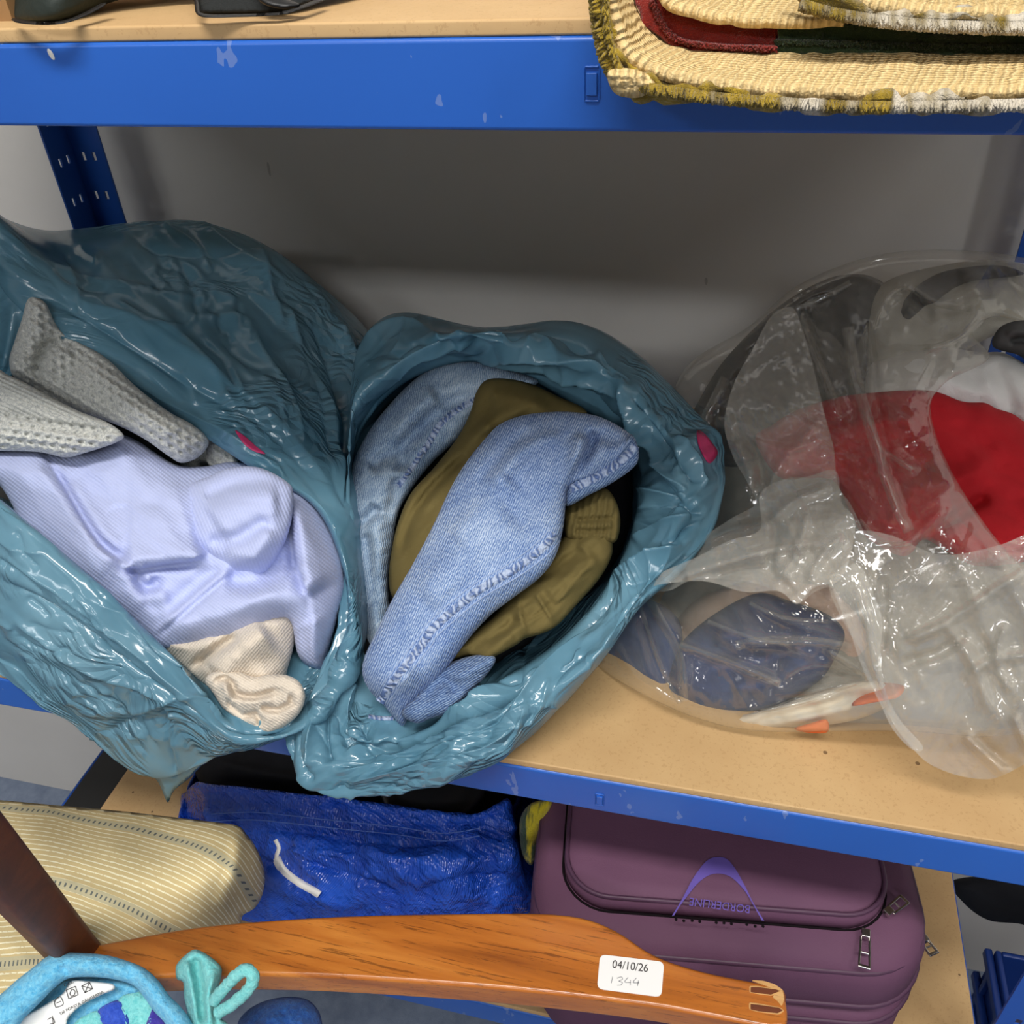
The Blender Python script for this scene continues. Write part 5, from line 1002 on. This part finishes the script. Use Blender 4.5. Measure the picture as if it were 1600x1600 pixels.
no = len(outer); V = [onp(*p, .0006) for p in outer]; ii = np.linspace(len(inner)-1, 0, no); inn = [inner[int(round(k))] for k in ii]
V += [onp(*p, .0006) for p in inn]
mesh('printed_arc', V, [(k, k+1, no+k+1, no+k) for k in range(no-1)], M['lilac'], pk)
def text(name, body, fn, mat, parent, size=1.):
    cu = bpy.data.curves.new(name, 'FONT'); cu.body = body; cu.align_x = 'CENTER'; cu.align_y = 'CENTER'; cu.size = size
    to = bpy.data.objects.new(name, cu); C.objects.link(to); bpy.context.view_layer.update()
    me = bpy.data.meshes.new_from_object(to.evaluated_get(bpy.context.evaluated_depsgraph_get())); bpy.data.objects.remove(to)
    xs = [v.co.x for v in me.vertices]; w_ = max(xs)-min(xs); hs = [v.co.y for v in me.vertices]; h_ = max(hs)-min(hs); mx, my = (max(xs)+min(xs))/2, (max(hs)+min(hs))/2
    for v in me.vertices: v.co = fn((v.co.x-mx)/w_, (v.co.y-my)/h_)
    me.materials.append(mat); o = bpy.data.objects.new(name, me); C.objects.link(o); link_to(o, parent); return o
def tfn(cx, cy, wpx, hpx, ang, plane):
    """text laid on a surface: centre, size and turn in the photograph, plane(px, py) gives the point"""
    c, s = math.cos(math.radians(ang)), math.sin(math.radians(ang))
    return lambda a, b: plane(cx+a*wpx*c+b*hpx*s, cy+a*wpx*s-b*hpx*c)
text('printed_word', 'BORDERLINE', tfn(*Kl([(663, 612)])[0], 95, 12.5, 187.5, lambda x, y: onp(x, y, .0007)), M['lilac'], pk)
for x, y in Kl([(300, 738), (435, 748), (497, 755), (635, 765), (700, 768), (762, 774), (890, 780), (1025, 795), (365, 750), (960, 795)]):
    p = onp(x, y-2, .0004); flatpoly('moth_hole', [p+Vector((.0011*math.cos(a), .0011*math.sin(a), 0)) for a in [k*math.pi/4 for k in range(8)]], M['dark'], pk, .0003)
def zip_pull(p, dirn, parent, L=.022):
    d = Vector(dirn).normalized(); s = Vector((-d.y, d.x, 0)); bm = bmesh.new()
    def bar(a, b, wd, ht):
        t = (b-a).normalized(); n_ = Vector((-t.y, t.x, 0)); vs = []
        for q in (a, b):
            for u, z in ((-1, 0), (1, 0), (1, 1), (-1, 1)): vs.append(bm.verts.new(q+n_*u*wd+Vector((0, 0, z*ht))))
        for k in range(4): bm.faces.new((vs[k], vs[(k+1) % 4], vs[4+(k+1) % 4], vs[4+k]))
        bm.faces.new(vs[:4]); bm.faces.new(vs[4:])
    bar(p, p+d*.006, .0028, .004)
    for k in (-1, 1): bar(p+d*.005+s*k*.0028, p+d*L+s*k*.0034, .0008, .0014)
    bar(p+d*L-s*.004, p+d*L+s*.004, .0011, .0014); bar(p+d*(L*.62)-s*.0028, p+d*(L*.62)+s*.0028, .0006, .0012)
    return bmobj('zip_pull', bm, M['chrome'], parent, bevel=.0004)
zip_pull(atZ(1352, 1455, ztop+.008), (atZ(1350, 1510, ztop)-atZ(1352, 1455, ztop)), SC, .026)
zip_pull(atZ(1383, 1430, ztop+.008), (atZ(1418, 1402, ztop)-atZ(1383, 1430, ztop)), SC, .020)
zip_pull(sl(U1-.002, V0+.045, ztop-.03), ex*.5-ey, SC, .014)

# ================================================================== floor things at the right
props(lump('black_bag', [(1490, 1375), (1600, 1370), (1660, 1400), (1650, 1470), (1600, 1445), (1545, 1438), (1505, 1410)], [(1500, 1390, .30), (1600, 1420, .28), (1650, 1440, .27)], M['black'], None, r=.03, sp=8).o, 'black bag in the shadow to the right of the suitcase', 'bag')
CR = empty('plastic_crate', (.52, .1, FL), 'dark blue ribbed plastic crate on the floor in the lower right corner', 'crate')
cp0 = atZ(1560, 1600, -.52); cx0, cy0 = cp0.x+.01, cp0.y-.02
bm = bmesh.new(); bbox(bm, (cx0, cy0-.3, FL), (cx0+.006, cy0+.1, -.52)); bbox(bm, (cx0+.3, cy0-.3, FL), (cx0+.306, cy0+.1, -.52)); bbox(bm, (cx0+.006, cy0+.094, FL), (cx0+.3, cy0+.1, -.52)); bbox(bm, (cx0+.006, cy0-.3, FL), (cx0+.3, cy0-.294, -.52)); bbox(bm, (cx0+.006, cy0-.294, FL), (cx0+.3, cy0+.094, FL+.006))
bmobj('crate_body', bm, M['crate'], CR, bevel=.002)
for k in range(4): box('rib', (cx0-.008, cy0-.305, -.54-k*.05), (cx0+.0, cy0+.105, -.528-k*.05), M['crate'], CR, .002)
for k in range(9): box('rib', (cx0-.006, cy0-.29+k*.046, FL), (cx0+.0, cy0-.284+k*.046, -.54), M['crate'], CR, .001)

# ================================================================== wooden armchair
CH = empty('armchair', (-.25, -.1, FL), 'varnished wooden armchair with striped upholstery in front of the shelves', 'armchair')
ZA = -.105
def slab(name, outline_px, z, th, mat, parent, bevel, seg=3):
    ol = smooth_loop(outline_px, 12); bm = bmesh.new(); vs = [bm.verts.new(atZ(p[0], p[1], z)) for p in ol]; f = bm.faces.new(vs)
    r_ = bmesh.ops.extrude_face_region(bm, geom=[f])
    for v in [g for g in r_['geom'] if isinstance(g, bmesh.types.BMVert)]: v.co.z -= th
    return bmobj(name, bm, mat, parent, bevel=bevel, seg=seg)
arm_ol = [(60, 1492), (155, 1474), (300, 1448), (430, 1436), (560, 1429), (700, 1426), (820, 1425), (890, 1429), (935, 1440), (975, 1460), (1010, 1484), (1050, 1502), (1110, 1519), (1180, 1533), (1213, 1541), (1228, 1558), (1231, 1580), (1228, 1604), (1205, 1606), (1100, 1586), (1000, 1569), (800, 1546), (600, 1531), (450, 1524), (300, 1524), (160, 1532), (60, 1545)]
ar = slab('arm_rest', arm_ol, ZA, .022, M['wood'], CH, .006)
def ona(x, y, dz=.0004): return atZ(x, y, ZA+dz)
Kt = lambda pts: cr(.21875, (900, 1470), pts)
def rr_px(pts, k=.12):
    out = []; n = len(pts)
    for i in range(n):
        p, a, b = np.array(pts[i]), np.array(pts[i-1]), np.array(pts[(i+1) % n]); da, db = (a-p)/np.linalg.norm(a-p), (b-p)/np.linalg.norm(b-p); r_ = k
        for t in np.linspace(0, 1, 6): out.append(tuple(p+da*r_*(1-t)**2+db*r_*t**2))
    return out
lb = flatpoly('price_sticker', [ona(x, y, .0006) for x, y in rr_px(Kt([(172, 96), (630, 150), (610, 402), (150, 342)]), 10)], M['paper'], ar, .0005)
text('printed_date', '04/10/26', tfn(*Kt([(388, 180)])[0], 56, 12.5, 7, lambda x, y: ona(x, y, .0009)), M['ink'], lb)
def pen(K, strokes_, wpx, mat, parent, name):
    V = []; F = []
    for st in strokes_:
        pl = smooth_loop(K(st), 1.5, False); tg = np.gradient(pl, axis=0); tg /= np.linalg.norm(tg, axis=1, keepdims=True)+1e-9; b0 = len(V)
        for p, t in zip(pl, tg):
            for s_ in (-1, 1): V.append(ona(p[0]-t[1]*s_*wpx/2, p[1]+t[0]*s_*wpx/2, .0009))
        for i in range(len(pl)-1): F.append((b0+2*i, b0+2*i+2, b0+2*i+3, b0+2*i+1))
    return mesh(name, V, F, mat, parent)
pen(Kt, [[(262, 255), (252, 302)], [(292, 268), (325, 258), (332, 275), (305, 288), (330, 296), (322, 315), (295, 318)], [(372, 262), (348, 294), (392, 297)], [(388, 280), (386, 318)], [(432, 266), (408, 298), (452, 300)], [(446, 284), (440, 322)]], 1.1, M['pencil'], lb, 'handwritten_number')
for pts in ([(1238, 322), (1300, 322), (1440, 345), (1470, 358), (1400, 392), (1300, 380), (1238, 368)], [(1236, 440), (1300, 446), (1460, 476), (1490, 500), (1450, 528), (1300, 508), (1236, 490)]):
    flatpoly('tenon_end', [ona(x, y, .0003) for x, y in rr_px(Kt(pts), 3)], M['bare'], ar, .002)
    cx, cy = np.mean(Kt(pts), axis=0); flatpoly('tenon', [ona(cx+(x-cx)*.90, cy+(y-cy)*.72, .0007) for x, y in Kt(pts)], M['wood2'], ar, .002)
flatpoly('worn_tip', [ona(x, y, .00025) for x, y in rr_px(Kt([(1250, 280), (1340, 285), (1420, 310), (1478, 350), (1488, 420), (1470, 470), (1440, 430), (1400, 400), (1440, 365), (1380, 330)]), 4)], M['bare'], ar, .001)
def bar3(name, p0, p1, wd, th, side, mat, parent, bev=.004):
    d = (p1-p0).normalized(); s = (Vector(side)-d*Vector(side).dot(d)).normalized(); n_ = d.cross(s); bm = bmesh.new(); vs = []
    for q in (p0, p1):
        for a, b in ((-1, -1), (1, -1), (1, 1), (-1, 1)): vs.append(bm.verts.new(q+s*a*wd/2+n_*b*th/2))
    for k in range(4): bm.faces.new((vs[k], vs[(k+1) % 4], vs[4+(k+1) % 4], vs[4+k]))
    bm.faces.new(vs[:4]); bm.faces.new(vs[4:]); return bmobj(name, bm, mat, parent, bevel=bev)
pA = atZ(120, 1492, ZA-.012); pB = atY(-140, 1195, pA.y-.06)
bar3('back_post', pA, pB, .028, .024, tuple(AR*.8-AU*.5), M['wood2'], CH)
bar3('rear_leg', Vector((pA.x, pA.y, FL)), pA-Vector((0, 0, .012)), .036, .03, (1, 0, 0), M['wood2'], CH)
pF = atZ(1185, 1568, ZA-.022)
bar3('front_leg', Vector((pF.x+.005, pF.y, FL)), pF, .034, .028, (1, 0, 0), M['wood'], CH)
bar3('seat_rail', Vector((pA.x, pA.y, -.46)), Vector((pF.x, pF.y, -.44)), .022, .05, (0, 1, 0), M['wood'], CH)
Kc = lambda pts: cr(.2875, (0, 1180), pts)
uvc = [(x, y, u, v) for (x, y), u, v in zip(Kc([(0, 255), (330, 272), (650, 300), (1000, 345), (1290, 385), (0, 282), (300, 312), (700, 392), (1000, 470), (1200, 560), (1285, 630), (300, 692), (500, 752), (700, 832), (900, 940), (1430, 640), (1390, 800), (1310, 870), (1200, 900), (0, 690), (0, 1280), (280, 1060), (100, 330), (60, 860)]),
       (0, 11, 22, 33, 43, 0, 10, 24, 34, 42, 46, 11, 18, 26, 34, 48, 51, 50, 46, 0, -6, 8, 3, 0), (5, 4, 2.6, 1.2, 0, 7, 7, 7, 7, 7, 7, 22.5, 22.5, 22.5, 22.5, 2, 7, 11, 16, 22.5, 42, 36, 9, 29))]
cushion = lump('upholstered_back', Kc([(-150, 240), (0, 244), (200, 262), (450, 285), (700, 308), (950, 338), (1180, 365), (1295, 385), (1340, 430), (1385, 490), (1425, 580), (1440, 670), (1425, 760), (1385, 830), (1320, 870), (1290, 930), (1100, 980), (800, 1040), (500, 1080), (300, 1160), (150, 1240), (0, 1330), (-150, 1400)]),
     [(0, 1255, .02), (120, 1258, .02), (250, 1275, .012), (372, 1292, .005), (40, 1300, -.035), (180, 1330, -.045), (300, 1350, -.045), (370, 1370, -.035), (405, 1380, -.01), (395, 1420, -.015), (330, 1430, -.06), (200, 1420, -.085), (60, 1420, -.10), (0, 1520, -.15), (80, 1500, -.135)], M['stripe'], CH, r=.012, sp=4.5, uvctrl=uvc,
     strokes=stk(Kc, [([(1295, 385), (1290, 520), (1270, 660), (1180, 850)], 12, .006), ([(300, 700), (600, 780), (900, 930)], 20, .003)]), noise=[('f', 10, 90, 50, .003, 91)])

# ================================================================== towelling in the lower left corner
TW = empty('bath_towel', at(110, 1580, .5), 'sky blue towelling item with a care label in the lower left corner', 'towel')
Kw = lambda pts: cr(.325, (0, 1460), pts)
tt = .47
lump('hem_roll', Kw([(-80, 340), (0, 290), (80, 220), (170, 150), (230, 105), (300, 88), (400, 90), (500, 98), (590, 120), (690, 160), (760, 220), (810, 290), (870, 350), (920, 420), (960, 520), (820, 540), (800, 440), (740, 370), (690, 300), (640, 245), (540, 215), (430, 205), (330, 212), (270, 250), (200, 320), (120, 400), (60, 470), (-80, 560)]),
     [(0, 1560, .475), (90, 1490, .48), (200, 1500, .475), (270, 1570, .465), (120, 1510, .476), (290, 1600, .46)], M['sky'], TW, r=.011, sp=3.5, depth='t', noise=[('f', 20, 14, 10, .0018, 3)], strokes=stk(Kw, [([(290, 150), (320, 180), (340, 210)], 8, -.003), ([(600, 150), (640, 200), (650, 240)], 8, -.003)]))
inn_ = lump('towel_body', Kw([(-60, 420), (60, 430), (200, 300), (330, 210), (540, 205), (660, 245), (760, 360), (830, 450), (860, 600), (-60, 700)]), [(60, 1590, .50), (130, 1540, .505), (220, 1560, .50), (260, 1610, .495), (150, 1640, .485)], M['sky'], TW, r=.006, sp=5, depth='t', noise=[('f', 20, 30, 20, .003, 5)])
for nm, pts, mt in (('checked_patch', [(480, 360), (570, 320), (590, 350), (620, 431), (520, 440), (490, 420)], 'royal'), ('checked_patch', [(575, 310), (660, 280), (720, 300), (740, 370), (715, 440), (615, 440), (600, 390)], 'turq'), ('checked_patch', [(740, 350), (800, 390), (810, 440), (715, 450), (720, 400)], 'indigo'), ('checked_patch', [(370, 420), (470, 370), (495, 440), (490, 470), (360, 480)], 'turq'), ('checked_patch', [(60, 425), (110, 405), (130, 440), (60, 470)], 'indigo')):
    patch(nm, inn_, Kw(pts), M[mt], TW, .0016, 4, .0015)
cl = lump('care_label', Kw([(105, 400), (160, 370), (230, 330), (300, 285), (340, 225), (420, 225), (500, 232), (545, 240), (550, 265), (490, 290), (430, 320), (380, 350), (330, 400), (290, 470), (100, 480)]), [(50, 1590, .489), (120, 1545, .491), (175, 1545, .491), (90, 1590, .488)], M['paper'], TW, r=.0008, sp=4, depth='t')
def onl(x, y): return Vector(onto(cl, x, y, .0006, .549)[0])
def ring_px(name, pts, wpx, K=Kw):
    V = []; F = []
    for st in pts:
        pl = smooth_loop(K(st), 1.5, False); tg = np.gradient(pl, axis=0); tg /= np.linalg.norm(tg, axis=1, keepdims=True)+1e-9; b0 = len(V)
        for p, t in zip(pl, tg):
            for s_ in (-1, 1): V.append(onl(p[0]-t[1]*s_*wpx/2, p[1]+t[0]*s_*wpx/2))
        for i in range(len(pl)-1): F.append((b0+2*i, b0+2*i+2, b0+2*i+3, b0+2*i+1))
    return mesh(name, V, F, M['ink'], cl.o)
sq = lambda a, b, c, d: [a, ((a[0]+b[0])/2, (a[1]+b[1])/2), b, b, ((b[0]+c[0])/2, (b[1]+c[1])/2), c, c, ((c[0]+d[0])/2, (c[1]+d[1])/2), d, d, ((a[0]+d[0])/2, (a[1]+d[1])/2), a]
ring_px('care_symbol', [sq((318, 268), (362, 250), (375, 290), (330, 310)), [(335, 285), (345, 265), (360, 272), (356, 292), (342, 296), (335, 285)]], 1.1)
ring_px('care_symbol', [sq((392, 248), (430, 230), (445, 262), (408, 280)), [(392, 248), (445, 262)], [(430, 230), (408, 280)]], 1.1)
ring_px('care_symbol', [[(268, 352), (262, 322), (285, 300), (298, 312), (302, 338), (268, 352)], [(272, 330), (292, 322)]], 1.1)
ring_px('care_symbol', [[(228, 410), (250, 400), (262, 425), (240, 431)], [(250, 390), (256, 431)]], 1.0)
text('printed_text', 'DE FÖRSTA GÅNGERNA', tfn(*Kw([(392, 326)])[0], 76, 5.5, -27, onl), M['ink'], cl.o)
text('printed_text', 'ÜLL', tfn(*Kw([(330, 235)])[0], 16, 5, -24, onl), M['ink'], cl.o)
TT = empty('turquoise_cloth', at(320, 1560, .5), 'turquoise folded towelling with a hanging loop beside the sky blue towel', 'cloth')
tq = lump('folded_cloth', Kw([(845, 160), (860, 130), (890, 100), (935, 72), (985, 90), (1040, 130), (1066, 165), (1060, 220), (1045, 270), (1050, 330), (1062, 400), (1100, 440), (1100, 560), (880, 560), (910, 470), (900, 380), (885, 300), (880, 230), (850, 215)]), [(280, 1510, .49), (305, 1486, .492), (340, 1510, .488), (310, 1560, .478), (330, 1600, .47)], M['turq'], TT, r=.010, sp=3, depth='t',
     strokes=stk(Kw, [([(900, 110), (910, 200), (930, 300), (950, 440)], 5, .005), ([(940, 90), (950, 180), (970, 290), (980, 440)], 10, -.010), ([(1050, 160), (1020, 230), (995, 300), (1010, 440)], 6, .006), ([(1030, 330), (1040, 400), (1050, 470)], 5, -.005)]), noise=[('f', 0, 8, 8, .001, 7)])
lp = smooth_loop(Kw([(1030, 320), (1065, 275), (1110, 225), (1150, 185), (1185, 172), (1215, 195), (1212, 235), (1180, 280), (1130, 325), (1085, 355), (1050, 375)]), 3, False)
pts3 = [np.array(at(p[0], p[1], .536-.012*math.sin(math.pi*i/len(lp)))) for i, p in enumerate(lp)]; V = []; F = []
for i, p in enumerate(pts3):
    tn = Vector(pts3[min(i+1, len(lp)-1)]-pts3[max(i-1, 0)]).normalized(); s_ = tn.cross(Vector(AF)).normalized(); n_ = tn.cross(s_)
    for k in range(10): a = 2*math.pi*k/10; rr = .0036*(1+.12*rnd.uniform(-1, 1)); V.append(Vector(p)+s_*rr*math.cos(a)+n_*rr*math.sin(a))
for i in range(len(lp)-1):
    for k in range(10): F.append((i*10+k, i*10+(k+1) % 10, (i+1)*10+(k+1) % 10, (i+1)*10+k))
mesh('hanging_loop', V, F, M['turq'], TT)
lump('terry_cloth', Kw([(1140, 470), (1150, 410), (1210, 350), (1300, 312), (1400, 300), (1480, 315), (1530, 365), (1550, 431), (1560, 520), (1140, 540)]), [(380, 1590, .54), (450, 1565, .545), (495, 1590, .54), (440, 1620, .53)], M['deep'], TW, r=.016, sp=3, depth='t', noise=[('f', 0, 6, 6, .0016, 9), ('f', 0, 30, 30, .004, 10)])  # separate deep blue terry cloth, only grouped with the towel
